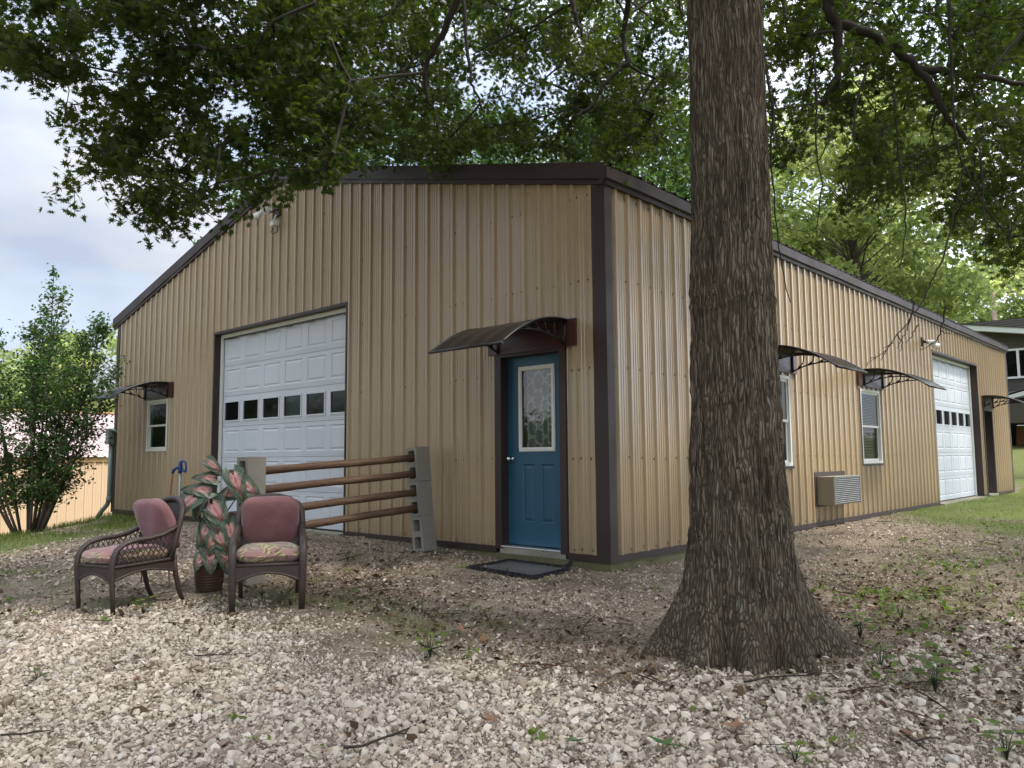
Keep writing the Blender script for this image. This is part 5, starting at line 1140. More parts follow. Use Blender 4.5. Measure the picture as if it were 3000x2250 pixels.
# ---------------------------------------------------------------- the oak in front
CL=[(-310,-433,518,20),(-187,-439,438,26),(-241,-485,433,21),(-331,-455,507,32),(-337,-386,516,20),(-167,-404,454,21),(-329,-445,464,24),(-184,-440,471,22),(-215,-410,454,27),(-321,-410,512,29),(-301,-444,455,31),(-317,-369,530,21),(-218,-442,404,26),(-253,-369,501,27),(-314,-392,496,32),(-196,-442,407,29),(-210,-393,477,28),(-261,-482,438,21),(-288,-464,482,31),(-161,-393,472,23),(-276,-451,513,24),(-295,-398,421,26),(-180,-429,405,31),(-261,-479,485,22),(-195,-462,466,21),(-340,-419,540,32),(-269,-471,460,30),(-382,-439,563,26),(-223,-476,417,26),(-236,-422,415,22),(-273,-454,448,20),(-233,-448,470,22),(-373,-431,480,30),(-322,-404,467,21),(-177,-418,466,21),(-220,-451,425,20),(-256,-416,405,31),(-187,-401,473,23),(-255,-456,432,25),(-298,-430,474,31),(-271,-417,460,20),(-226,-391,498,29),(-262,-413,484,27),(-241,-388,514,23),(-224,-370,495,32),(-226,-441,488,20),(-253,-366,523,28),(-282,-343,536,25),(-127,-271,496,27),(-202,-364,478,30),(-243,-346,404,21),(-186,-179,398,22),(-96,-265,344,22),(-156,-223,429,21),(-289,-304,570,29),(-196,-238,558,21),(-112,-270,425,28),(-67,-283,444,27),(-211,-365,359,27),(-188,-316,495,33),(-275,-388,357,27),(-141,-260,453,30),(-159,-201,494,30),(-154,-309,437,21),(-104,-310,450,21),(-172,-236,359,24),(-200,-335,499,24),(-271,-276,531,24),(-230,-340,436,23),(-159,-343,512,21),(-265,-363,414,30),(-241,-254,409,26),(-185,-369,305,30),(-226,-271,565,32),(-278,-382,426,32),(-162,-227,403,23),(-162,-246,427,29),(-93,-331,390,31),(-164,-271,432,29),(-203,-323,453,29),(-179,-256,415,21),(-167,-272,478,20),(-205,-270,400,24),(-109,-252,530,31),(-82,-259,420,23),(-128,-235,500,22),(-95,-273,365,32),(-119,-366,479,27),(-152,-358,439,25),(-159,-383,324,30),(-138,-294,329,25),(-176,-311,453,24),(-205,-221,517,24),(-197,-382,402,25),(-212,-222,432,33),(-126,-344,350,30),(-245,-312,385,24),(-276,-332,497,33),(-220,-373,381,28),(-164,-367,468,23),(-58,-268,409,23),(-324,-333,446,30),(-152,-375,425,24),(-304,-303,481,32),(-58,-304,482,30),(-165,-319,527,33),(-222,-210,382,24),(-279,-276,422,30),(-175,-292,369,28),(-116,-327,437,24),(-144,-328,429,28),(-246,-307,338,32),(-269,-335,463,23),(-154,-262,377,23),(-223,-234,517,27),(-303,-296,427,22),(-305,-306,540,22),(-300,-302,367,30),(-57,-285,343,29),(-199,-354,442,23),(-92,-254,478,31),(-75,-305,405,27),(-275,-309,380,21),(-158,-223,506,32),(-216,-283,502,25),(-296,-280,357,25),(-253,-364,445,33),(-317,-355,380,31),(-129,-285,393,25),(-223,-386,358,21),(-316,-314,347,34),(-124,-306,418,26),(-226,-273,410,32),(-225,-363,405,30),(-108,-266,398,26),(-179,-189,444,25),(-158,-312,478,22),(-141,-324,374,20),(-187,-370,368,24),(-277,-364,369,21),(-258,-381,381,24),(-217,-360,320,28),(-81,-326,445,32),(-210,-335,354,32),(-127,-368,454,28),(-170,-368,400,24),(-143,-341,314,27),(-182,-239,532,23),(-206,-345,416,22),(-331,-332,409,21),(-151,-254,523,28),(-216,-291,460,26),(-221,-312,545,21),(-118,-301,341,34),(-164,-221,531,33),(-213,-242,544,24),(-125,-357,426,23),(-238,-264,494,28),(-98,-240,392,31),(-233,-285,484,26),(-189,-403,346,31),(-344,-326,437,28),(-93,-335,424,21),(-124,-258,361,24),(-178,-390,314,27),(-153,-271,541,33),(-112,-285,481,24),(-354,-376,363,30),(-209,-325,374,23),(-215,-239,412,30),(-163,-199,464,30),(-170,-234,462,28),(-179,-219,563,33),(-72,-274,484,22),(-207,-279,367,24),(-156,-386,405,24),(-249,-344,329,32),(-356,-335,406,20),(-258,-296,456,23),(-261,-295,494,24),(-189,-355,330,26),(-247,-288,392,29),(-173,-373,436,32),(-310,-326,411,22),(-95,-253,504,34),(-195,-397,371,23),(-202,-319,398,22),(-213,-248,364,30),(-235,-319,483,22),(-322,-354,418,25),(-209,-315,525,28),(-187,-267,438,31),(-225,-233,562,25),(-184,-368,455,30),(-103,-293,427,22),(-167,-345,394,33),(-293,-319,424,31),(-160,-304,385,33),(-71,-304,363,20),(-186,-211,389,23),(-208,-262,442,26),(-122,-348,319,32),(-242,-310,429,32),(-191,-291,544,29),(-191,-196,510,27),(-157,-334,351,26),(-279,-306,444,24),(-336,-326,468,29),(-120,-286,449,24),(-66,-293,383,24),(-101,-306,483,21),(-101,-242,427,22),(-239,-250,560,21),(-58,-304,460,30),(-234,-243,475,24),(-181,-337,511,28),(-160,-355,365,31),(-270,-313,480,33),(-72,92,545,28),(-122,365,621,33),(-59,115,541,35),(-123,270,679,38),(-32,131,489,27),(-368,-11,647,42),(-152,318,808,42),(-147,262,565,43),(-315,7,724,41),(-526,58,631,31),(-175,-34,617,41),(-16,21,523,42),(-145,183,692,43),(-78,194,595,38),(-249,-146,602,40),(-267,-22,571,36),(-561,37,856,34),(-515,-22,636,30),(-204,97,650,27),(-106,220,624,32),(-239,318,727,41),(-56,96,450,28),(-210,-167,580,28),(-212,71,508,44),(-88,241,739,34),(-314,-139,454,37),(-239,173,524,34),(-403,168,812,45),(-262,-118,655,33),(-162,342,566,28),(-165,220,584,45),(-517,-59,763,44),(-190,151,678,41),(-310,-153,593,29),(-210,-196,466,40),(-512,41,839,31),(-158,374,586,30),(-91,171,564,33),(-140,224,640,30),(-424,-1,775,37),(-199,-48,633,42),(-301,-14,687,33),(-179,380,826,28),(-13,102,506,36),(-223,-108,593,34),(-12,133,649,43),(-348,-155,512,45),(-135,-146,566,42),(-206,42,668,43),(-229,-142,513,30),(-55,56,494,28),(-412,-99,581,32),(-439,0,625,42),(-77,-54,570,40),(-139,-104,465,42),(-439,101,592,36),(-184,-17,473,30),(-20,60,559,34),(-200,91,734,35),(-293,122,757,42),(-138,269,701,34),(-227,273,814,44),(-183,-157,442,29),(-25,-34,559,38),(-270,150,646,29),(17,33,462,29),(-294,-58,676,29),(-107,-17,454,37),(-219,257,773,44),(-397,110,706,36),(-383,104,548,33),(-203,291,560,42),(-603,-7,706,44),(-420,-106,627,27),(-502,-4,541,44),(-301,238,603,43),(-11,126,524,36),(-208,-24,460,32),(-200,137,725,44),(-110,-52,596,29),(-252,-80,582,31),(-542,-19,672,38),(-127,-9,509,40),(-294,76,620,35),(-260,86,656,27),(-221,-67,471,37),(-391,197,780,32),(-13,4,578,43),(-224,-6,685,35),(-66,46,630,44),(-95,86,649,33),(-268,242,651,42),(-312,142,596,41),(-322,115,577,43),(-215,-200,427,41),(-341,236,710,37),(-401,139,609,38),(-277,-2,610,40),(-380,92,721,42),(-144,-40,549,32),(-322,213,820,33),(-219,359,608,31),(-121,-109,420,28),(-258,335,705,36),(-315,40,665,33),(-66,239,567,29),(-355,239,598,36),(-426,182,680,33),(-135,-30,468,33),(-53,248,527,29),(-158,328,623,45),(1,76,546,32),(-412,-34,720,38),(-153,72,695,41),(-154,-149,461,32),(-143,248,620,31),(-351,-21,579,45),(-99,-36,541,30),(-496,13,674,38),(13,-6,583,41),(-268,-48,526,30),(-470,68,814,37),(-265,-33,594,28),(-190,376,683,35),(-27,155,484,43),(-133,210,679,44),(-199,-62,499,33),(-156,306,675,31),(-259,-147,569,44),(-196,-126,510,37),(-145,-112,530,29),(-42,87,582,30),(-166,-153,556,39),(-369,48,746,29),(-212,-125,457,35),(-24,65,467,33),(-269,295,744,31),(6,124,544,35),(-307,-138,510,43),(-130,7,579,38),(-230,-144,448,36),(-301,153,731,34),(-125,55,549,34),(-540,-23,779,33),(-231,-53,563,28),(-188,-120,581,40),(-471,82,727,41),(-2,71,450,32),(-147,87,622,39),(-248,245,754,33),(-75,-24,586,43),(-27,-10,463,28),(-304,-125,633,34),(-482,-90,689,30),(-156,265,635,32),(-223,-10,532,27),(-55,110,497,28),(-442,29,781,31),(22,62,464,40),(-342,91,536,40),(-401,-126,546,36),(-118,311,765,28),(-98,57,486,37),(-458,-36,592,31),(-329,-55,592,44),(-427,104,751,30),(-164,108,574,41),(-47,101,645,33),(-351,-68,549,29),(-193,-196,582,45),(-187,219,766,45),(-205,71,700,35),(-192,-185,491,44),(-367,12,721,42),(-311,-103,495,34),(-316,177,717,31),(-482,-87,620,42),(-285,293,586,36),(-175,-9,639,37),(-289,-179,495,35),(60,54,584,35),(-178,295,571,35),(-252,6,633,39),(-346,-5,637,33),(-297,-109,663,35),(-136,382,570,45),(-468,-82,588,32),(-134,58,618,43),(-500,-87,732,35),(-366,-128,543,37),(-297,44,614,34),(-322,181,798,32),(-315,-155,547,36),(-236,95,692,29),(-250,-204,532,35),(-255,317,830,40),(-370,-115,508,30),(-114,337,649,29),(-54,63,644,34),(-430,-2,708,35),(-171,343,653,37),(2,96,454,40),(-372,51,578,42),(-484,-31,696,44),(-170,169,747,29),(-110,-42,459,44),(-81,17,591,35),(-9,46,504,27),(-288,-162,475,37),(-290,-52,538,30),(1,6,412,33),(-523,16,691,41),(-551,-53,769,39),(-174,-82,537,42),(-328,54,536,28),(-439,95,777,38),(-370,-153,654,35),(-165,38,600,27),(-67,-68,533,35),(43,98,621,39),(-331,-33,664,32),(-44,259,736,41),(-122,34,589,41),(-139,272,529,32),(-139,163,549,38),(-316,-8,485,34),(-290,-84,636,29),(-281,58,636,32),(-342,2,563,44),(-343,26,519,28),(-553,59,693,33),(-221,288,708,28),(-217,-130,634,32),(-126,96,650,31),(-248,149,544,31),(-180,187,510,28),(-80,123,485,29),(-109,21,452,33),(-116,121,550,39),(-272,-35,694,28),(-187,78,657,27),(-179,402,694,28),(-190,-108,616,30),(-252,112,589,33),(-193,217,718,41),(-194,253,719,45),(-264,42,668,44),(-376,-96,723,39),(-251,329,756,31),(-343,209,798,34),(-468,-23,749,44),(-474,-11,800,31),(-72,292,636,33),(-73,107,576,43),(-242,-193,466,39),(-144,-103,438,37),(-431,159,583,38),(-267,-113,610,35),(-439,17,747,39),(-41,114,473,41),(-63,115,618,36),(-117,266,736,38),(-383,154,670,31),(-147,302,706,43),(-560,68,610,32),(-616,-24,830,27),(-471,-58,738,29),(-388,63,543,43),(21,130,648,41),(-157,123,721,31),(-112,-115,578,45),(-248,-151,492,40),(-190,7,664,36),(-1,107,575,44),(-394,-137,587,37),(-351,49,780,39),(-67,165,532,33),(-246,0,472,34),(-432,160,825,27),(-133,24,459,38),(-189,-79,596,29),(-92,321,796,42),(-61,290,703,40),(-260,-16,534,36),(-332,3,585,31),(-307,227,766,36),(-144,133,596,31),(-407,-65,509,36),(-156,-9,481,30),(-205,320,575,28),(-401,108,585,29),(-234,-176,571,33),(-105,155,590,29),(-171,130,644,31),(-253,-28,619,27),(-422,77,755,29),(-316,67,558,34),(-168,388,801,40),(-241,-38,532,28),(-141,161,642,36),(-192,79,608,42),(-402,137,702,35),(-170,269,613,34),(-455,-102,576,41),(-268,-193,456,29),(-22,-1,495,39),(-184,156,646,45),(-144,-143,495,45),(-266,-82,620,32),(-205,-37,665,43),(-213,58,630,36),(-292,182,711,31),(34,48,495,33),(-436,63,617,38),(-250,30,491,43),(-476,-80,657,28),(-108,222,737,30),(-197,329,801,31),(-506,-34,784,44),(-201,-44,519,43),(-243,236,810,32),(-289,-91,549,37),(-326,-112,476,42),(-568,49,627,34),(-238,26,537,39),(-13,144,553,33),(-250,300,702,29),(-284,86,536,37),(-319,-158,638,43),(-619,-13,684,33),(-225,-77,563,40),(-264,-200,507,37),(-354,44,677,30),(-102,185,510,30),(-272,-170,541,37),(-156,-91,586,31),(-182,340,692,27),(-124,334,673,37),(-227,207,736,30),(-348,180,754,29),(-16,13,467,31),(-507,-71,620,42),(-299,-9,524,44),(-414,11,586,30),(-120,166,610,41),(-109,266,570,31),(-278,203,575,29),(-60,22,563,44),(-561,31,610,43),(-226,259,581,38),(-365,121,581,43),(-343,-4,500,44),(-255,-103,475,31),(-126,293,602,34),(-264,243,555,34),(-543,-18,641,33),(-263,15,573,33),(-484,-56,715,35),(-433,147,709,36),(-106,364,766,30),(-125,-40,640,44),(-63,149,575,44),(-319,251,725,34),(-351,60,641,43),(-386,198,753,28),(-121,207,572,35),(-205,238,551,40),(-289,-204,564,44),(-95,231,716,37),(-522,-60,694,39),(-264,-79,503,37),(-330,78,515,41),(-293,276,744,40),(-303,184,582,33),(-243,-76,663,34),(14,120,438,33),(-434,147,745,32),(-352,-62,499,42),(-137,52,503,30),(-265,104,691,32),(-341,218,747,32),(-357,-35,727,41),(-251,225,699,29),(-483,113,669,38),(-138,98,519,44),(-111,109,619,42),(-76,4,442,33),(-188,315,599,30),(-371,185,581,40),(-206,316,647,29),(-191,175,579,32),(-593,18,662,41),(22,4,529,38),(-362,128,660,28),(-33,76,629,38),(-327,12,666,31),(-201,282,763,42),(-301,149,798,28),(-105,-76,525,38),(-538,88,609,41),(-156,413,764,28),(-230,29,685,39),(-112,81,582,30),(-409,22,637,45),(-258,304,569,40),(-89,62,525,33),(63,64,543,30),(-410,94,564,35),(-269,-182,614,41),(-71,208,529,42),(-412,-75,722,36),(-186,-179,550,43),(-279,-158,650,38),(-390,96,819,41),(-369,151,825,37),(-192,105,509,39),(-504,44,773,34),(-395,-36,639,38),(-39,-12,523,40),(-373,162,802,38),(-13,195,645,41),(15,83,578,27),(-236,-169,518,41),(31,26,415,42),(-225,84,529,38),(-84,-39,453,28),(-189,39,633,27),(-155,86,661,29),(-13,181,562,29),(-155,187,720,45),(334,62,483,24),(271,255,418,29),(192,250,435,36),(241,443,410,35),(274,320,623,35),(245,95,349,27),(254,8,415,29),(309,509,462,34),(313,141,458,29),(70,247,604,36),(153,288,402,36),(328,87,368,35),(144,369,511,25),(232,231,406,37),(181,37,483,36),(95,183,559,37),(135,212,496,33),(304,147,336,26),(108,323,610,32),(254,-14,469,23),(257,15,461,30),(346,197,356,34),(198,57,515,29),(255,343,500,24),(310,444,553,23),(284,427,597,35),(319,22,408,25),(318,354,577,31),(307,78,459,24),(332,372,505,31),(247,-47,457,35),(245,34,329,34),(272,97,499,34),(152,266,529,26),(187,94,501,28),(229,394,516,23),(288,128,313,23),(231,170,546,33),(154,109,551,25),(228,0,393,24),(253,421,485,37),(289,472,657,30),(132,290,620,26),(80,277,600,29),(296,224,556,27),(150,366,664,30),(150,191,623,30),(89,199,496,31),(302,467,422,28),(345,156,476,31),(190,-23,398,25),(248,454,489,29),(243,428,693,26),(176,389,516,30),(355,173,364,35),(176,383,621,27),(195,253,522,23),(172,307,614,23),(266,203,504,31),(308,128,490,24),(362,124,464,30),(193,-13,452,31),(179,356,542,32),(320,180,286,37),(173,348,672,24),(165,26,463,37),(314,292,471,35),(296,276,400,24),(333,152,277,24),(340,140,371,33),(282,32,330,34),(244,305,482,34),(229,428,636,34),(111,331,548,26),(310,389,570,28),(199,17,465,26),(153,70,529,29),(68,290,491,31),(205,155,376,25),(219,266,626,25),(272,330,363,32),(152,289,582,32),(295,324,345,25),(323,57,422,23),(370,115,489,37),(352,217,508,30),(282,11,422,24),(149,177,592,33),(287,245,488,25),(355,85,353,25),(301,298,581,25),(245,383,392,26),(285,82,480,31),(305,153,480,32),(148,206,532,26),(123,236,581,35),(315,179,462,33),(199,-37,349,23),(196,383,641,36),(273,35,450,30),(217,299,525,30),(239,81,406,33),(192,319,420,28),(351,111,348,29),(354,135,283,29),(288,233,356,24),(96,211,560,25),(205,-8,491,30),(336,119,468,34),(264,32,418,26),(357,182,499,34),(313,279,323,37),(309,89,325,25),(323,436,628,28),(186,138,509,37),(168,261,593,28),(119,266,527,35),(233,323,649,32),(324,214,294,35),(317,205,483,28),(163,350,463,34),(176,70,406,35),(329,117,291,37),(270,326,414,23),(316,261,422,28),(295,232,523,29),(256,415,572,31),(93,253,472,30),(287,174,499,28),(327,322,599,29),(317,68,390,30),(309,210,341,26),(270,58,343,37),(324,447,473,25),(304,409,470,36),(177,139,583,36),(243,92,377,27),(219,177,435,24),(322,321,548,33),(265,354,411,27),(334,76,271,37),(323,107,340,29),(225,74,333,25),(142,181,492,27),(225,-27,438,25),(234,41,389,30),(222,232,551,25),(346,230,444,29),(224,359,672,33),(331,257,459,27),(216,320,431,37),(105,267,551,34),(279,79,413,24),(348,72,296,27),(244,144,422,36),(280,161,421,28),(160,349,563,31),(205,-60,439,35),(232,457,374,31),(195,289,586,35),(171,326,648,34),(199,-35,485,23),(149,173,561,33),(310,522,575,29),(246,70,460,37),(357,156,337,25),(124,224,534,23),(204,230,369,29),(326,209,388,28),(295,496,388,31),(258,367,660,34),(202,220,405,33),(317,360,331,27),(160,341,594,34),(249,492,411,33),(188,376,595,24),(346,133,321,34),(209,408,543,24),(319,155,507,24),(299,383,500,26),(281,531,367,29),(260,419,520,29),(356,118,384,34),(289,122,432,35),(198,-43,379,35),(331,260,569,30),(290,184,355,36),(126,257,620,24),(149,339,636,30),(305,379,377,34),(155,129,452,27),(169,287,471,31),(341,335,565,37),(230,107,400,23),(336,235,369,37),(213,425,595,26),(372,65,454,31),(297,438,468,23),(189,402,587,29),(333,410,612,27),(330,380,430,25),(294,190,405,36),(232,15,472,25),(147,166,456,31),(272,-11,351,23),(187,137,557,28),(268,225,341,30),(172,48,527,24),(309,99,403,23),(260,283,571,23),(281,263,382,25),(179,237,547,26),(241,375,498,27),(323,287,348,25),(216,273,594,33),(97,201,456,28),(275,16,489,33),(266,-19,322,23),(323,494,576,34),(277,496,491,32),(194,216,456,26),(217,274,497,25),(215,322,564,33),(314,150,396,36),(260,117,440,29),(223,116,472,34),(210,97,539,23),(323,379,464,37),(153,243,485,36),(307,255,329,29),(20,258,876,80),(347,253,707,80),(630,-667,730,80),(599,-589,1144,80),(-12,-69,758,80),(100,-325,947,80),(891,-114,910,80),(-277,-524,1131,80),(735,-114,1076,80),(621,-300,844,80),(127,36,668,80),(907,138,834,80),(-219,-98,932,80),(351,-633,528,80),(-237,-278,892,80),(506,24,853,80),(248,290,1039,80),(-210,44,1082,80),(-147,190,932,80),(734,-321,1041,80),(178,-13,1055,80),(101,-405,594,80),(477,-330,993,80),(10,-448,698,80),(-314,329,1042,80),(261,-378,514,80),(-274,-72,1152,80),(467,-164,1026,80),(-67,-368,535,80),(180,254,1152,80),(581,234,633,80),(-85,-92,647,80),(23,-781,991,80),(-211,-700,663,80),(160,279,799,80),(326,-304,964,80),(-68,-774,1009,80),(-265,-253,960,80),(481,-41,682,80),(-109,-325,1275,80),(752,-485,1062,80),(187,-282,1297,80),(185,-353,1212,80),(417,-382,718,80),(78,-516,907,80),(411,-478,737,80),(18,-56,1150,80),(-208,-174,1207,80),(335,125,669,80),(-2,138,1129,80),(-298,-170,941,80),(674,-102,773,80),(-17,-388,678,80),(950,-192,862,80),(89,159,1057,80),(551,-514,704,80),(-27,-300,659,80),(527,63,718,80),(196,92,670,80),(454,348,966,80),(714,-630,978,80),(935,-80,867,80),(303,-511,737,80),(334,-723,803,80),(-145,-413,615,80),(784,78,795,80),(532,-462,854,80),(369,195,988,80),(445,-60,903,80),(-505,-122,920,80),(-62,4,793,80),(448,306,747,80),(-157,-10,928,80),(-29,-536,1022,80),(35,-406,651,80),(263,-437,778,80),(203,-516,583,80),(482,118,742,80),(-289,-416,629,80),(659,-93,693,80),(518,92,1018,80),(251,-294,647,80),(738,-73,763,80),(363,-464,848,80),(-166,-199,1113,80),(171,-86,1158,80),(-32,-440,681,80),(770,-39,911,80),(343,-274,578,80),(470,116,1103,80),(733,-345,866,80),(811,306,916,80),(-60,313,1103,80),(423,-126,957,80),(467,-30,962,80),(699,136,560,80),(174,-515,990,80),(635,-767,815,80),(-34,-708,1092,80),(564,87,510,80),(-99,-196,1024,80),(-321,-447,603,80),(-173,-141,1140,80),(565,-226,589,80),(437,-316,1315,80),(-31,-337,1262,80),(168,-805,683,80),(435,257,658,80),(400,-16,734,80),(-30,14,1132,80),(-262,-446,989,80),(465,418,1134,80),(120,-554,909,80),(186,-624,1200,80),(-14,-206,1185,80),(-39,399,1091,80),(-171,-206,782,80),(-135,-294,769,80),(522,258,871,80),(1013,-92,845,80),(218,-115,1023,80),(525,58,695,80),(94,-261,1164,80),(446,-164,945,80),(630,-274,520,80),(-214,-275,955,80),(805,-428,986,80),(-414,-432,621,80),(716,-376,1107,80),(450,382,687,80),(784,-368,621,80),(618,-348,1142,80),(301,-365,676,80),(-235,11,973,80),(781,-322,669,80),(300,22,1069,80),(557,14,1097,80),(322,-692,868,80),(520,-530,1046,80),(3,233,990,80),(200,139,865,80),(-31,-251,810,80),(91,-504,1084,80),(497,46,907,80),(-226,-661,605,80),(217,-272,1134,80),(550,-510,634,80),(769,-397,1174,80),(-117,338,910,80),(117,-731,729,80),(-154,-788,759,80),(918,-93,973,80),(85,507,936,80),(255,402,937,80),(773,-383,728,80),(756,-297,994,80),(34,-648,1140,80),(333,70,895,80),(-501,-193,1067,80),(574,399,625,80),(470,108,923,80),(436,81,752,80),(-75,-72,694,80),(519,-747,967,80),(979,-148,859,80),(497,-658,999,80),(548,-681,743,80),(565,25,687,80),(204,342,1193,80),(688,-128,1152,80),(466,75,861,80),(-52,-246,1167,80),(405,-559,1217,80),(808,45,1061,80),(737,161,1018,80),(411,200,612,80),(900,-25,891,80),(784,-71,611,80),(698,309,756,80),(533,-75,1067,80),(639,-601,579,80),(279,391,706,80),(605,-573,838,80),(568,-103,579,80),(700,-176,481,80),(835,-312,957,80),(174,-701,775,80),(-118,-256,1142,80),(832,-500,1059,80),(61,237,1157,80),(728,-639,949,80),(294,179,714,80),(253,-52,650,80),(654,-206,567,80),(405,303,601,80),(39,27,1213,80),(309,-630,960,80),(-53,177,1141,80),(627,-336,816,80),(590,-117,931,80),(-186,377,988,80),(-11,-648,978,80),(441,-92,551,80),(476,-41,793,80),(-444,-417,864,80),(-18,-360,683,80),(287,71,1171,80),(80,-692,1038,80),(-89,-368,966,80),(468,-189,701,80),(-72,-477,1221,80),(687,-115,1169,80),(-401,-251,1050,80),(441,30,575,80),(603,-181,1150,80),(159,-503,1049,80),(80,230,909,80),(787,-403,655,80),(51,-411,464,80),(40,-4,1136,80),(546,62,805,80),(498,201,842,80),(432,147,673,80),(210,-815,645,80),(-240,74,808,80),(170,-73,685,80),(409,-61,751,80),(640,-437,898,80),(495,98,1004,80),(-393,-446,691,80),(827,-223,554,80),(291,-431,717,80),(245,94,708,80),(542,-303,1015,80),(299,-615,780,80),(-330,-145,961,80),(843,133,829,80),(743,-21,1026,80),(285,-5,1038,80),(-296,-601,956,80),(320,-608,908,80),(900,-37,1082,80),(692,250,901,80),(14,73,958,80),(320,-618,726,80),(987,-149,748,80),(705,-452,791,80),(903,194,737,80),(89,127,786,80),(-14,-841,808,80),(149,-782,1021,80),(194,-60,1025,80),(129,276,1179,80),(279,97,1207,80),(-311,227,1122,80),(320,-148,1060,80),(594,377,745,80),(514,-74,706,80),(221,-499,832,80),(627,-526,824,80),(-46,-683,728,80),(-540,-470,944,80),(-367,-558,1005,80),(-486,-407,1137,80),(-535,-582,694,80),(-511,-127,943,80),(23,-440,827,80),(-198,-668,937,80),(-375,-151,1042,80),(-651,-740,752,80),(-395,-672,735,80),(-785,-448,851,80),(-457,-761,994,80),(166,-330,948,80),(-583,-335,814,80),(-507,-38,924,80),(-487,-47,866,80),(-206,-337,782,80),(-452,-669,831,80),(-293,-335,669,80),(-123,-322,1042,80),(-568,-238,1065,80),(185,-290,826,80),(-513,-314,862,80),(-830,-667,901,80),(46,-398,934,80),(-488,-507,782,80),(33,-525,702,80),(41,-545,830,80),(-435,-661,786,80),(-89,-421,782,80),(-401,-707,769,80),(-359,-244,874,80),(178,-477,1031,80),(-181,-261,996,80),(-222,-692,1004,80),(-774,-414,956,80),(-632,-491,856,80),(-74,-209,773,80),(-746,-391,922,80),(-260,-514,832,80),(-421,-656,977,80),(-248,-339,758,80),(-345,-63,852,80),(-39,-372,694,80),(-488,-599,1014,80),(-304,-809,864,80),(-503,-410,1051,80),(-375,-213,942,80),(-108,-698,719,80),(-645,-496,967,80),(-224,-698,850,80),(-957,-481,987,80),(74,-378,852,80),(-166,-293,855,80),(-736,-743,803,80),(-375,-266,994,80),(-719,-482,702,80),(-874,-656,923,80),(66,-426,1062,80),(126,-282,1008,80),(-445,-623,754,80),(-651,-355,989,80),(-114,-277,799,80),(-248,-743,845,80),(-282,-603,673,80),(31,-267,839,80),(-290,-634,945,80),(-125,-272,792,80),(-742,-526,729,80),(-628,-388,861,80),(-329,-663,852,80),(-47,-287,723,80),(-389,-644,1040,80),(-132,-639,829,80),(-420,-257,796,80),(120,-268,991,80),(-375,-798,864,80),(-485,-401,995,80),(-15,-275,1028,80),(-276,-597,916,80),(-375,-442,1026,80),(-916,-538,991,80),(-13,-464,767,80),(-419,-191,919,80),(-813,-489,756,80),(-675,-201,858,80),(249,-441,871,80),(-787,-316,1013,80),(-290,-544,981,80),(-417,-210,1041,80),(-303,-293,744,80),(-146,-477,832,80),(10,-215,1061,80),(-249,-340,782,80),(-265,-133,855,80),(-239,-567,1087,80),(-802,-679,862,80),(-663,-617,917,80),(191,-364,805,80),(-958,-429,815,80),(69,-445,907,80),(-513,-303,1022,80),(-26,-325,850,80),(-251,-324,846,80),(-687,-827,841,80),(-268,-484,705,80),(-131,-417,893,80),(-29,-538,747,80),(-373,-77,1023,80),(-286,-470,1104,80),(-298,-34,860,80),(-446,-206,971,80),(-287,-405,1082,80),(-356,-340,659,80),(-502,-482,682,80),(-425,-607,746,80),(-552,-514,928,80),(-93,-580,884,80),(76,-617,973,80),(-73,-474,904,80),(-488,-867,872,80),(-151,-425,882,80),(-338,-773,883,80),(-280,-424,1155,80),(-267,-239,846,80),(-412,-718,960,80),(-552,-141,994,80),(-204,-554,1008,80),(-224,-395,804,80),(-178,-466,743,80),(-24,-225,908,80),(-637,-555,772,80),(-228,-261,673,80),(-561,-646,860,80),(-793,-789,903,80),(-102,-666,997,80),(-719,-822,934,80),(-11,-251,952,80),(-355,-564,957,80),(-767,-348,931,80),(211,-393,816,80),(-431,-706,986,80),(-502,-558,891,80),(198,-459,1011,80),(-674,-461,702,80),(-88,-273,988,80),(-565,-483,665,80),(-30,-187,811,80),(-234,-361,1099,80),(-886,-546,1020,80),(-445,-473,803,80),(-148,-77,869,80),(32,-453,1081,80),(-200,-417,801,80),(-158,-449,1080,80),(-535,-444,992,80),(-366,-439,1131,80),(-264,-846,940,80),(-394,-418,1063,80),(33,-479,691,80),(-285,-796,905,80),(-318,-667,713,80),(76,-234,789,80),(-367,-602,832,80),(-161,-329,953,80),(-21,-388,886,80),(-662,-511,733,80),(-310,-266,845,80),(-145,-188,721,80)]
NVIS=878

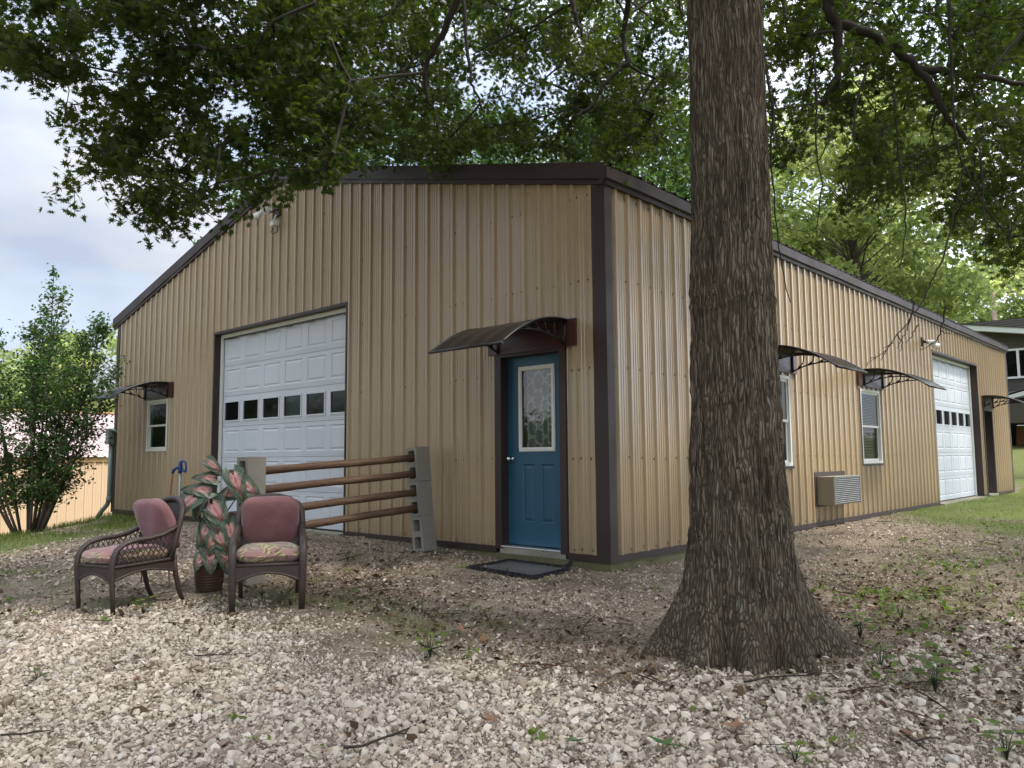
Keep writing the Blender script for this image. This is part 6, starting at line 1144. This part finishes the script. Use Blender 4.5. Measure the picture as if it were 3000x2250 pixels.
LIMBS=[([(0.24,-2.12,5.09),(0.0,-2.04,4.83),(-0.26,-1.98,4.64),(-0.51,-1.92,4.48),(-0.61,-1.84,4.2)],0.05,0.016),([(-0.62,-1.35,5.71),(-0.64,-1.33,5.41),(-0.65,-1.26,4.76),(-0.63,-1.22,4.58),(-0.57,-1.13,4.33)],0.028,0.01),([(0.28,0.05,5.47),(0.26,0.09,5.02),(0.22,0.06,4.96),(0.07,-0.06,4.76),(-0.04,-0.13,4.56),(-0.18,-0.25,4.45)],0.035,0.012),([(0.5,-1.1,5.33),(0.48,-1.08,5.06),(0.49,-1.05,4.89),(0.52,-1.0,4.74)],0.042,0.012),([(2.34,-0.19,5.07),(2.35,-0.13,4.69),(2.41,-0.06,4.51),(2.62,0.15,4.4),(2.86,0.41,4.13),(2.95,0.51,3.89),(3.03,0.62,3.7),(3.16,0.76,3.46)],0.062,0.016),([(2.41,-0.06,4.51),(2.39,-0.05,4.28),(2.36,-0.05,4.09),(2.26,-0.11,3.83)],0.04,0.022),([(2.86,0.41,4.13),(3.11,0.64,4.09),(3.48,0.99,4.01),(3.74,1.24,3.88)],0.035,0.012),([(2.23,0.53,5.04),(2.32,0.64,4.8),(2.31,0.65,4.65),(2.21,0.6,4.38)],0.028,0.01),([(2.82,1.06,5.17),(2.85,1.12,4.87),(2.99,1.28,4.62),(3.03,1.36,4.26),(3.09,1.45,3.99)],0.026,0.008),([(3.17,0.1,4.46),(3.16,0.14,4.11),(3.14,0.19,3.57),(3.16,0.25,3.19)],0.014,0.007),([(3.75,-0.13,4.0),(3.6,-0.23,3.79),(3.48,-0.33,3.63)],0.016,0.006),([(2.54,-0.95,3.84),(2.52,-0.92,3.5),(2.5,-0.9,3.21),(2.51,-0.86,2.92),(2.48,-0.86,2.72),(2.46,-0.85,2.56)],0.008,0.003),([(2.31,-1.28,3.77),(2.33,-1.22,3.41),(2.3,-1.21,3.09),(2.3,-1.17,2.76),(2.3,-1.12,2.4),(2.33,-1.05,2.07)],0.009,0.003),([(2.82,-0.13,3.76),(2.81,-0.08,3.27),(2.82,-0.03,2.92),(2.8,-0.01,2.64),(2.75,-0.02,2.43)],0.009,0.003),([(3.27,0.34,3.33),(3.26,0.38,2.91),(3.25,0.42,2.49)],0.008,0.003),([(2.69,-0.27,3.97),(2.6,-0.32,3.68),(2.57,-0.32,3.41),(2.61,-0.26,3.24),(2.68,-0.18,3.11)],0.01,0.003),([(2.45,-0.43,3.48),(2.37,-0.48,3.27),(2.25,-0.58,3.17),(2.16,-0.65,3.06)],0.006,0.0025),([(2.92,0.63,3.83),(2.88,0.62,3.68),(2.89,0.65,3.45)],0.01,0.004),([(3.17,0.26,3.19),(3.09,0.24,2.84),(3.0,0.19,2.49),(2.93,0.15,2.33),(2.86,0.11,2.16),(2.71,0.0,1.92),(2.64,-0.05,1.81),(2.58,-0.1,1.75),(2.52,-0.15,1.7)],0.0075,0.002),([(2.71,0.0,1.92),(2.73,0.03,1.86),(2.72,0.02,1.8)],0.005,0.002),([(2.68,-0.02,1.86),(2.62,-0.07,1.82)],0.004,0.002),([(2.64,-0.05,1.81),(2.6,-0.07,1.73)],0.004,0.002),([(2.58,-0.1,1.75),(2.54,-0.13,1.74)],0.004,0.002),([(2.82,0.07,2.17),(2.78,0.06,2.0),(2.74,0.03,1.91),(2.7,0.0,1.82)],0.006,0.002),([(2.99,0.23,2.13),(2.96,0.22,1.95),(2.9,0.18,1.85),(2.82,0.12,1.81)],0.007,0.002),([(2.96,0.22,1.95),(3.01,0.27,1.92)],0.004,0.002),([(2.83,0.1,2.0),(2.79,0.07,1.92),(2.75,0.05,1.85)],0.005,0.002)]
NLIMB=11

OAK = thing('oak_tree', 'big pin oak with furrowed grey brown trunk and drooping lobed leaves', 'tree', (2.13, -1.54, -.26))
O0 = np.array([2.13, -1.54, -.26])
# trunk: real furrowed surface with buttress roots
nz, na = 620, 420
zz = np.concatenate([np.linspace(-.45, .6, 230), np.linspace(.605, 4.6, 330), np.linspace(4.65, 14, 60)]); nz = len(zz)
th = np.linspace(0, 2*np.pi, na, endpoint=False); TH, ZZ = np.meshgrid(th, zz)
r = trunk_r(ZZ)*np.interp(ZZ, [-.1, .5], [1.0, .955])
def pn(ax, zx, seed, o=3):      # periodic around the trunk
    s = 0; am = .5; t_ = 0
    for k in range(o):
        f = ax*2**k; u = TH/(2*np.pi)*f; xi = np.floor(u).astype(int); fx = u-xi; fx = fx*fx*(3-2*fx); v = ZZ*zx*2**k; yi = np.floor(v).astype(int); fy = v-yi; fy = fy*fy*(3-2*fy)
        def h(a, b):
            n = ((a % f)*374761393+b*668265263+(seed+k)*974711) & 0x7fffffff; n = ((n ^ (n >> 13))*1274126177) & 0x7fffffff; return ((n ^ (n >> 16)) & 0xffff)/65535.
        s = s+am*((h(xi, yi)*(1-fx)+h(xi+1, yi)*fx)*(1-fy)+(h(xi, yi+1)*(1-fx)+h(xi+1, yi+1)*fx)*fy); t_ += am; am *= .5
    return s/t_
low = np.clip((.55-ZZ)/.85, 0, 1)**2
# picture-right root towards +x+y, left root towards -x, one towards the viewer
for a0, wd, am in ((R(40), .42, .62), (R(-140), .50, .46), (R(-58), .36, .22), (R(-100), .34, .26), (R(120), .4, .34), (R(-15), .36, .26), (R(178), .4, .3)):
    dd = np.angle(np.exp(1j*(TH-a0))); r = r+am*low**1.25*np.exp(-(dd/(wd*.72))**2)*.95
r = r*(1-.20*low)
r = r*(1+.05*(pn(6, .7, 3, 2)-.5))
wob = pn(14, 1.6, 7, 2)
ridge = 1-np.abs(2*pn(40, 2.6, 11, 2)-1); fine = pn(90, 9, 21, 2); plate = pn(46, 5.0, 31, 3)
depth = np.interp(ZZ, [-.4, .4, 1.4, 4.6], [.030, .032, .026, .020])
r = r+depth*((ridge**1.4-.6)*1.5+(plate-.5)*.9+(fine-.5)*.35)
for zc, hgt in ((3.02, .02), (2.12, .035), (2.02, .02), (1.42, .03), (.47, .03)):   # healed scars that ring the bark
    r = r+.016*np.exp(-((ZZ-zc-.05*np.sin(TH*2+zc))/hgt)**2)*(pn(9, 1.2, 41, 2))
ax_x = np.interp(zz, [-.4, 0, 1, 2.5, 4.2, 9, 14], [2.15, 2.14, 2.125, 2.138, 2.153, 2.2, 2.25])[:, None]; ax_y = np.interp(zz, [-.4, 14], [-1.535, -1.5])[:, None]
V = np.stack([ax_x+r*np.cos(TH), ax_y+r*np.sin(TH), ZZ], -1).reshape(-1, 3)-O0
i_, j_ = np.meshgrid(np.arange(nz-1), np.arange(na), indexing='ij'); a = (i_*na+j_).ravel(); bq = (i_*na+(j_+1) % na).ravel()
lich = np.clip(np.exp(-((ZZ-.25)/.45)**2)*1.0+.35*np.exp(-((ZZ-3.3)/1.2)**2), 0, 1)
npmesh('trunk', V, [np.stack([a, bq, bq+na, a+na], 1)], BARK, OAK, tint=lich.ravel(), smooth=True)
# branches: every leafy tuft is tied back to the trunk through its nearest neighbours
pts = []; par = []; rad0 = []
for z in np.arange(4.4, 13.6, .35):
    pts.append((np.interp(z, [4.2, 14], [2.153, 2.25]), -1.53, z)); par.append(len(pts)-2); rad0.append(-1)
ntr = len(pts)
mbl = MB()
for k, (pl, r0, r1) in enumerate(LIMBS):
    P = [np.array(p) for p in pl]
    if k < NLIMB and k in (0, 1, 2, 3, 4, 8): P = [np.array([2.15, -1.53, max(P[0][2]+.9, 5.2)]), (np.array([2.15, -1.53, P[0][2]+.9])+P[0])/2+np.array([0, 0, .25])]+P
    n = len(P)
    # smooth the polyline (Catmull-Rom)
    Q = []
    for i in range(n-1):
        p0, p1, p2, p3 = P[max(i-1, 0)], P[i], P[i+1], P[min(i+2, n-1)]
        for t in np.linspace(0, 1, 6)[:-1]: Q.append(.5*((2*p1)+(-p0+p2)*t+(2*p0-5*p1+4*p2-p3)*t*t+(-p0+3*p1-3*p2+p3)*t**3))
    Q.append(P[-1]); n = len(Q)
    Q = [q+RNG.normal(0, .004 if r0 < .02 else .008, 3) for q in Q]
    mbl.tube([q-O0 for q in Q], [r0+(r1-r0)*i/(n-1) for i in range(n)], 9)
    if k < NLIMB:
        for q in Q[2::2]: pts.append(tuple(q)); par.append(-1); rad0.append(r1)
mbl.build('limb', [TWIG], OAK)
nlim = len(pts)
order = sorted(range(len(CL)), key=lambda i: math.hypot(CL[i][0]/100-2.15, CL[i][1]/100+1.5))
arr = [np.array(p) for p in pts]; tuft = []
for i in order:
    c = np.array(CL[i][:3])/100.; A = np.array(arr); d = np.linalg.norm(A-c, axis=1)+np.maximum(0, A[:, 2]*-1+c[2]-.3)*.4
    j = int(np.argmin(d)); L = np.linalg.norm(arr[j]-c)
    if L > .9:
        k = int(L/.6); prev = j
        for q in range(1, k+1):
            f = q/(k+1); m_ = arr[j]*(1-f)+c*f+np.array([0, 0, .10*L*math.sin(math.pi*f)])+RNG.normal(0, .04, 3); arr.append(m_); par.append(prev); prev = len(arr)-1
        j = prev
    arr.append(c); par.append(j); tuft.append((len(arr)-1, CL[i][3]/100.))
cnt = np.zeros(len(arr))
for i, _ in tuft:
    j = i
    while j >= 0:
        cnt[j] += 1; j = par[j] if j >= ntr else -1
mbr = MB()
for i in range(nlim, len(arr)):
    j = par[i]
    if j < 0: continue
    ra = .0024*max(1, cnt[i])**.45+.001; rb = .0024*max(1, cnt[j] if j >= nlim else cnt[i])**.45+.001
    ra = min(ra, .015); rb = min(rb, .015)
    a_, b_ = arr[j]-O0, arr[i]-O0; mid = (a_+b_)/2+RNG.normal(0, .03, 3)*np.linalg.norm(a_-b_)
    mbr.tube([a_, mid, b_], [rb, (ra+rb)/2, ra], 5, caps=False)
# leaves
out = [(0, 1.0), (.10, .42), (.52, .62), (.20, .16), (.60, .10), (.24, -.10), (.42, -.42), (.12, -.28), (0, -.62)]
outl = out+[(-x, y) for x, y in out[::-1][1:-1]]
star_ = np.array([(x, y, -.10*abs(x)-.10*y*y) for x, y in outl]+[(0, -1.05, -.1)])[:len(outl)]*.5
cen = np.vstack([star_, [[0, 0, .03]]]); ns = len(star_)
lf = np.array([[i, (i+1) % ns, ns] for i in range(ns)])
posn = []; sz = []; big = []; tt = []
for k, (i, rr) in enumerate(tuft):
    c = arr[i]; visb = rr < .6; n = int(80*RNG.uniform(.75, 1.3)) if visb else 60  # wide tufts: unseen crown overhead, thickened and extended to shade the walls
    tw = RNG.integers(3, 6); tcol = RNG.uniform(.15, .8)
    for q in range(tw):
        d = RNG.normal(0, 1, 3); d /= np.linalg.norm(d); d[2] = d[2]*.6-.12; e = c+d*rr*1.15*RNG.uniform(.75, 1.15)
        if visb: mbr.tube([c-O0, (c+e)/2+np.array([0, 0, .03])-O0, e-O0], [.004, .003, .0018], 4, caps=False)
        m_ = n//tw; f = RNG.beta(2.2, 1.2, m_)[:, None]
        posn.append(c+(e-c)*f+RNG.normal(0, rr*.19, (m_, 3))); sz.append(np.full(m_, .112 if visb else .26)*RNG.uniform(.75, 1.2, m_)); tt.append(np.clip(tcol+RNG.normal(0, .16, m_), 0, 1))
mbr.build('branch', [TWIG], OAK)
posn = np.concatenate(posn); sz = np.concatenate(sz); tt = np.concatenate(tt)
V, F = stamp(cen, [lf], posn-O0, sz, rots(len(posn), tilt=.75))
npmesh('crown', V, F, OAKLEAF, OAK, tint=np.repeat(tt, ns+1))
# ---------------------------------------------------------------- other trees
def tree(name, x, y, top, rad, label, leafm, nclump, leaf, n_per, grp='trees beyond the building', base_frac=.25, tl=(.2, .8), trunk_r0=None, spread=1.0, cat='tree'):
    z0 = gz(x, y)-.1; H_ = top-z0; T = thing(name, label, cat, (x, y, z0), group=grp)
    mb = MB(); r0 = trunk_r0 or .018*H_+.05
    mb.tube([(0, 0, 0), (.02*H_, .01*H_, H_*.35), (-.01*H_, .02*H_, H_*.65), (0, 0, H_*.9)], [r0*1.2, r0*.85, r0*.5, r0*.1], 9); mb.build('trunk', [TWIG if leafm is DKLEAF else STEM], T)
    mb = MB(); cl = []
    for k in range(nclump):
        u = RNG.uniform(0, 1)**.8; h = base_frac+(1-base_frac)*u
        env = math.sin(math.pi*min(1, (.18+.80*(1-u)**.75)))**.7
        a = RNG.uniform(0, 6.283); rr = rad*env*RNG.uniform(.25, 1)**.5*spread
        p = np.array([math.cos(a)*rr, math.sin(a)*rr, H_*h-rr*.12]); cl.append(p)
        b = np.array([0, 0, H_*max(.15, h-.18)]); m_ = (b+p)/2+np.array([0, 0, .04*H_])
        mb.tube([b, m_, p], [.012*H_*.35*(1.1-h)+.015, .012*H_*.2*(1.1-h)+.01, .006], 5, caps=False)
    mb.build('limb', [TWIG if leafm is DKLEAF else STEM], T)
    pos = []; tv = []
    for p in cl:
        cr = rad*RNG.uniform(.20, .36); q = RNG.normal(0, 1, (n_per, 3)); q /= np.linalg.norm(q, axis=1)[:, None]; q *= RNG.uniform(.25, 1, (n_per, 1))**.5*np.array([cr, cr, cr*.62]); q[:, 2] -= .10*np.abs(q[:, 0]+q[:, 1])
        pos.append(p+q); tv.append(np.clip(RNG.uniform(*tl)+RNG.normal(0, .12, n_per), 0, 1))
    pos = np.concatenate(pos); tv = np.concatenate(tv); n = len(pos)
    rh = np.array([(0, -.5, 0), (.26, -.05, .05), (0, .5, -.06), (-.26, -.05, .05)])
    V, F = stamp(rh, [np.array([[0, 1, 2, 3]])], pos, leaf*RNG.uniform(.7, 1.3, n), rots(n, tilt=.7))
    npmesh('crown', V, F, leafm, T, tint=np.repeat(tv, 4)); return T
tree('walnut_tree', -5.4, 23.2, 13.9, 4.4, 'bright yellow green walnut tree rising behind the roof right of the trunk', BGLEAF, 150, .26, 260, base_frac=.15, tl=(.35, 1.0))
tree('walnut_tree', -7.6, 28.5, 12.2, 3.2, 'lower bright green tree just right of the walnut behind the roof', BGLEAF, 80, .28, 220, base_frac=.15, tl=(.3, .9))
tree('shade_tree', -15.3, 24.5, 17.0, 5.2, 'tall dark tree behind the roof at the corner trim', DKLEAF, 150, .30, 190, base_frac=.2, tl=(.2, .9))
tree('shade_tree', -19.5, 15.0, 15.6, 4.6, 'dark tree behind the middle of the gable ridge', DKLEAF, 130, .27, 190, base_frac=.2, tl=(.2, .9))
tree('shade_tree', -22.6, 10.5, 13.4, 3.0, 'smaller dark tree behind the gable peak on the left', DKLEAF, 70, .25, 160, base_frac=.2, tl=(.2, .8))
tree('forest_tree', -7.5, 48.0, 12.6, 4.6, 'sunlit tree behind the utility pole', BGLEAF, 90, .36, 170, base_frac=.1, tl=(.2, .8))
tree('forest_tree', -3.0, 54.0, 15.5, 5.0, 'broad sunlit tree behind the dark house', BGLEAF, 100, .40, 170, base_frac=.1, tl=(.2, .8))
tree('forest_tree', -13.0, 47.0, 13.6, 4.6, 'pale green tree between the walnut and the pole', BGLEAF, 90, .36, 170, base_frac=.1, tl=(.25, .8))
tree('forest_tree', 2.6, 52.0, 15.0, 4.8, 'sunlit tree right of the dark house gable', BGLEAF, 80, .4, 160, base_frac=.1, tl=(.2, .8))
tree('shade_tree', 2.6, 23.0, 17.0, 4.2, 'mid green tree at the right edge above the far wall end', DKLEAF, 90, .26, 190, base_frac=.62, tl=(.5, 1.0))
tree('shade_tree', 13.0, 9.0, 15.0, 4.6, 'added unseen tree right of the view that shades the far wall', DKLEAF, 80, .34, 140, grp='trees behind the viewer', base_frac=.4, tl=(.3, .9))
tree('shade_tree', 12.5, -1.5, 15.0, 4.6, 'added unseen tree right of the view that shades the far wall', DKLEAF, 80, .34, 140, grp='trees behind the viewer', base_frac=.3, tl=(.3, .9))
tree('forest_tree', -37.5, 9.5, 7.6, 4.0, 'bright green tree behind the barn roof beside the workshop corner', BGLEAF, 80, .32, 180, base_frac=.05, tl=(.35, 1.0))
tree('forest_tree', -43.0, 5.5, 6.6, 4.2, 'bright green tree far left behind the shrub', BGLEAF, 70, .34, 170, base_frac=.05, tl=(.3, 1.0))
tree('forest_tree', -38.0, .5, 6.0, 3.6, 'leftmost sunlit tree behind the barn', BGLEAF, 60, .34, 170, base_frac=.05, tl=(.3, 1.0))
tree('shade_tree', 6.6, 14.5, 15.0, 4.2, 'added unseen tree right of the view that shades the far wall', DKLEAF, 40, .30, 55, grp='trees behind the viewer', base_frac=.45, tl=(.3, .9))  # unseen tree, added to keep sun off the far wall and overhead door
# trees behind the viewer: what the glass and glossy walls reflect
for k, (x, y, tp, rd, lb) in enumerate(((-24, -26, 3.3, 3.6, 'tree'), (-33, -42, 3.6, 5, 'tree'), (-30, -9, 4.6, 4.6, 'tree'), (-29, -17, 3.8, 4.4, 'tree'), (-6, -27, 11, 5, 'tree'), (3, -22, 13, 5, 'tree'), (11, -20, 14, 5, 'tree'), (19, -14, 13, 5, 'tree'), (27, -2, 11, 5, 'tree'), (24, 12, 10, 5, 'tree'))):
    tree('shade_tree', x, y, tp, rd, 'shade tree across the yard behind the viewer', DKLEAF, 60, .42, 90, grp='trees behind the viewer', base_frac=.12, tl=(.3, .9))
# ---------------------------------------------------------------- crape myrtle at the left
MX, MY = -11.3, -1.75; MZ = gz(MX, MY)
CM = thing('crape_myrtle', 'many stemmed crape myrtle shrub left of the workshop corner', 'shrub', (MX, MY, MZ-.05))
ux, uy = CR[0]/math.hypot(CR[0], CR[1]), CR[1]/math.hypot(CR[0], CR[1])      # picture-right direction on the ground
stems = [(-.95, 3.3, .2), (-.62, 3.7, -.3), (-.25, 4.05, .3), (.05, 3.75, -.25), (.33, 4.8, .1), (.62, 4.2, -.4), (.80, 3.95, .35), (1.20, 3.8, -.25), (1.05, 3.1, .5), (-1.3, 2.9, -.2), (-1.7, 2.7, .3), (1.30, 2.8, -.5), (.15, 3.4, .7), (-.6, 2.9, -.8), (1.15, 3.5, -.6), (.5, 3.0, -.7)]
mb = MB(); pos = []; tv = []
for sx, sh, sd in stems:
    b0 = np.array([ux*sx*.16-uy*sd*.15, uy*sx*.16+ux*sd*.15, 0]); e = np.array([ux*sx-uy*sd, uy*sx+ux*sd, sh])
    P = [b0+(e-b0)*np.array([t**.9, t**.9, t])+np.array([ux, uy, 0])*(.16*math.sin(t*3+sx*5)*t) for t in np.linspace(0, 1, 9)]
    mb.tube(P, [.024*(1-.85*t)+.002 for t in np.linspace(0, 1, 9)], 7)
    for k in range(52):
        t = RNG.uniform(.10, 1)**.85; i = min(int(t*8), 7); p = P[i]+(P[i+1]-P[i])*(t*8-i)
        a = RNG.uniform(0, 6.28); L = (.50*(1-t)**.5+.10)*RNG.uniform(.5, 1.25); q = p+np.array([math.cos(a)*L, math.sin(a)*L, L*RNG.uniform(.2, .9)])
        mb.tube([p, (p+q)/2+np.array([0, 0, -.02]), q], [.006*(1.1-t)+.002, .004, .002], 4, caps=False)
        n = int(24*RNG.uniform(.6, 1.3)); f = RNG.uniform(.12, 1.02, n)[:, None]; pos.append(p+(q-p)*f+RNG.normal(0, .055, (n, 3))); tv.append(np.full(n, RNG.uniform(.15, .85)))
    for k in range(40):
        t = 1+RNG.uniform(-.16, .03); pos.append((P[-1]+(P[-1]-P[-2])*(t-1)*4+RNG.normal(0, .05*(1.05-t)*6+.012, 3))[None]); tv.append(np.array([RNG.uniform(.2, .8)]))
mb.build('stem', [STEM], CM)
pos = np.concatenate(pos); tv = np.concatenate(tv); n = len(pos)
rh = np.array([(0, -.5, 0), (.30, -.05, .06), (0, .5, -.06), (-.30, -.05, .06)])
V, F = stamp(rh, [np.array([[0, 1, 2, 3]])], pos, .066*RNG.uniform(.7, 1.35, n), rots(n, tilt=.7)); npmesh('foliage', V, F, DKLEAF, CM, tint=np.repeat(tv, 4))
# ---------------------------------------------------------------- barn, house, pole, bin
BA = thing('barn', 'low peach steel barn with a pale pink roof behind the shrub', 'building', (-20, -4, gz(-20, -4)))
bz = gz(-20, -4); mb = MB()
FBn = lambda u, z, d: (d, u, z-bz)
def sheet_b(u0, u1):
    pr = profile(u0, u1, 0.0)
    for a, b in zip(pr[:-1], pr[1:]): mb.quad(FBn(a[0], -1.9, a[1]), FBn(b[0], -1.9, b[1]), FBn(b[0], 1.0, b[1]), FBn(a[0], 1.0, a[1]))
sheet_b(1.4, 10); mb.box(-9.6, -.02, 1.4, 1.5, -1.0, 1.0-bz); mb.box(-9.6, -.02, 9.9, 10, -1.0, 1.0-bz); mb.build('wall', [BARNW], BA)
mb = MB(); mb.box(.0, .05, 1.35, 10.05, .98-bz, 1.10-bz); mb.build('eave_trim', [BARNT], BA)
mb = MB(); pr = profile(1.2, 10.2, 0.0, .2286)
for a, b in zip(pr[:-1], pr[1:]):
    mb.quad((.14, a[0], 1.12-bz+a[1]), (.14, b[0], 1.12-bz+b[1]), (-4.8, b[0], 2.66-bz+b[1]), (-4.8, a[0], 2.66-bz+a[1])); mb.quad((-9.7, a[0], 1.12-bz+a[1]), (-9.7, b[0], 1.12-bz+b[1]), (-4.8, b[0], 2.66-bz+b[1]), (-4.8, a[0], 2.66-bz+a[1]))
mb.build('roof', [BARNR], BA)
mb = MB(); mb.box(-4.95, -4.65, 1.2, 10.2, 2.665-bz, 2.71-bz); mb.build('ridge_cap', [BARNT], BA)
HZ = gz(0, 34)
HO = thing('dark_house', 'two storey house with dark lap siding and white trim at the right edge', 'house', (-4.4, 34, HZ))
mb = MB(); z = 2.25
while z < 6.9:       # lap siding, board by board
    mb.quad((0, 0, z-HZ), (10.5, 0, z-HZ), (10.5, .022, z+.105-HZ), (0, .022, z+.105-HZ)); mb.quad((0, .022, z+.105-HZ), (10.5, .022, z+.105-HZ), (10.5, 0, z+.105-HZ), (0, 0, z+.105-HZ))
    mb.quad((0, 0, z-HZ), (.022, 10, z-HZ), (.022, 10, z+.105-HZ), (0, 0, z+.105-HZ)); z += .105
mb.build('siding', [HSIDE], HO)
mb = MB(); mb.box(.05, 10.4, .06, 10, -.4, 2.24-HZ); mb.build('sheathing_base', [OSB], HO)
mb = MB(); A_, B_ = Vector((-.35, -.4, 6.95-HZ)), Vector((10.8, -.4, 4.95-HZ))
for (p, q) in ((A_, B_),):
    mb.face([p, q, q+Vector((0, 0, -.24)), p+Vector((0, 0, -.24))]); mb.face([p, q, q+Vector((0, .05, 0)), p+Vector((0, .05, 0))]); mb.face([p+Vector((0, 0, -.24)), q+Vector((0, 0, -.24)), q+Vector((0, .4, -.24)), p+Vector((0, .4, -.24))])
p = A_; q = Vector((-.95, -.4, 6.66-HZ)); mb.face([p, q, q+Vector((0, 0, -.2)), p+Vector((0, 0, -.24))]); mb.face([p, q, q+Vector((0, 10, 0)), p+Vector((0, 10, 0))])
mb.build('rake_board', [HTRIM], HO)
mb = MB(); mb.quad(A_+Vector((0, -.03, .05)), B_+Vector((0, -.03, .05)), B_+Vector((0, 10.5, .05)), A_+Vector((0, 10.5, .05))); mb.quad(A_+Vector((0, -.03, .05)), B_+Vector((0, -.03, .05)), B_+Vector((0, -.03, .003)), A_+Vector((0, -.03, .003))); mb.build('roof', [SHING], HO)
wx0, wx1, wz0, wz1 = 1.15, 3.05, 4.30, 5.62
mb = MB()
for (a, b, c, e) in ((wx0, wx1, wz1-.09, wz1), (wx0, wx1, wz0, wz0+.09), (wx0, wx0+.09, wz0+.09, wz1-.09), (wx1-.09, wx1, wz0+.09, wz1-.09), ((wx0+wx1)/2-.05, (wx0+wx1)/2+.05, wz0+.09, wz1-.09)): mb.box(a, b, -.06, .03, c-HZ, e-HZ)
wo = mb.build('window', [HTRIM], HO)
mb = MB(); mb.quad((wx0, -.02, wz0-HZ), (wx1, -.02, wz0-HZ), (wx1, -.02, wz1-HZ), (wx0, -.02, wz1-HZ)); mb.build('pane', [DGLASS], wo)
mb = MB(); mb.quad((1.0, -2.4, 3.2-HZ), (4.6, -2.4, 4.2-HZ), (4.6, 0, 4.25-HZ), (1.0, 0, 3.62-HZ)); mb.build('porch_roof', [SHING], HO)
mb = MB()
for p, q in ((Vector((1.0, -2.42, 3.12-HZ)), Vector((4.6, -2.42, 4.12-HZ))), (Vector((1.0, -.03, 3.60-HZ)), Vector((4.6, -.03, 3.62-HZ)))):
    mb.face([p, q, q+Vector((0, 0, -.17)), p+Vector((0, 0, -.17))]); mb.face([p, q, q+Vector((0, .06, 0)), p+Vector((0, .06, 0))])
mb.build('porch_fascia', [HTRIM], HO)
mb = MB(); mb.box(1.05, 4.6, -2.38, -.03, 2.28-HZ, 3.1-HZ); mb.build('porch_wall', [HSIDE], HO)
PO = thing('utility_pole', 'bare brown utility pole standing behind the dark house', 'pole', (-5.2, 45.0, gz(-5.2, 45)))
pz = gz(-5.2, 45); mb = MB(); mb.tube([(0, 0, -.3), (0, 0, 10.2-pz), ], [.17, .14], 12); mb.build('post', [POLEW], PO)
mb = MB(); mb.tube([(.02, -.14, 9.4-pz), (-1.2, 3, 6.0-pz)], .012, 5); mb.build('guy_wire', [GALV], PO)
BI = thing('trash_bin', 'black lidded bin against the raw base of the dark house', 'bin', (-2.75, 33.5, gz(-2.75, 33.5)))
mb = MB(); mb.lathe([(0, 0), (.26, 0), (.32, .85), (.33, .86)], 20); mb.build('body', [BLACK], BI)
mb = MB(); mb.lathe([(.35, .86), (.35, .90), (.22, .97), (0, .99)], 20); mb.build('lid', [BLACK], BI)
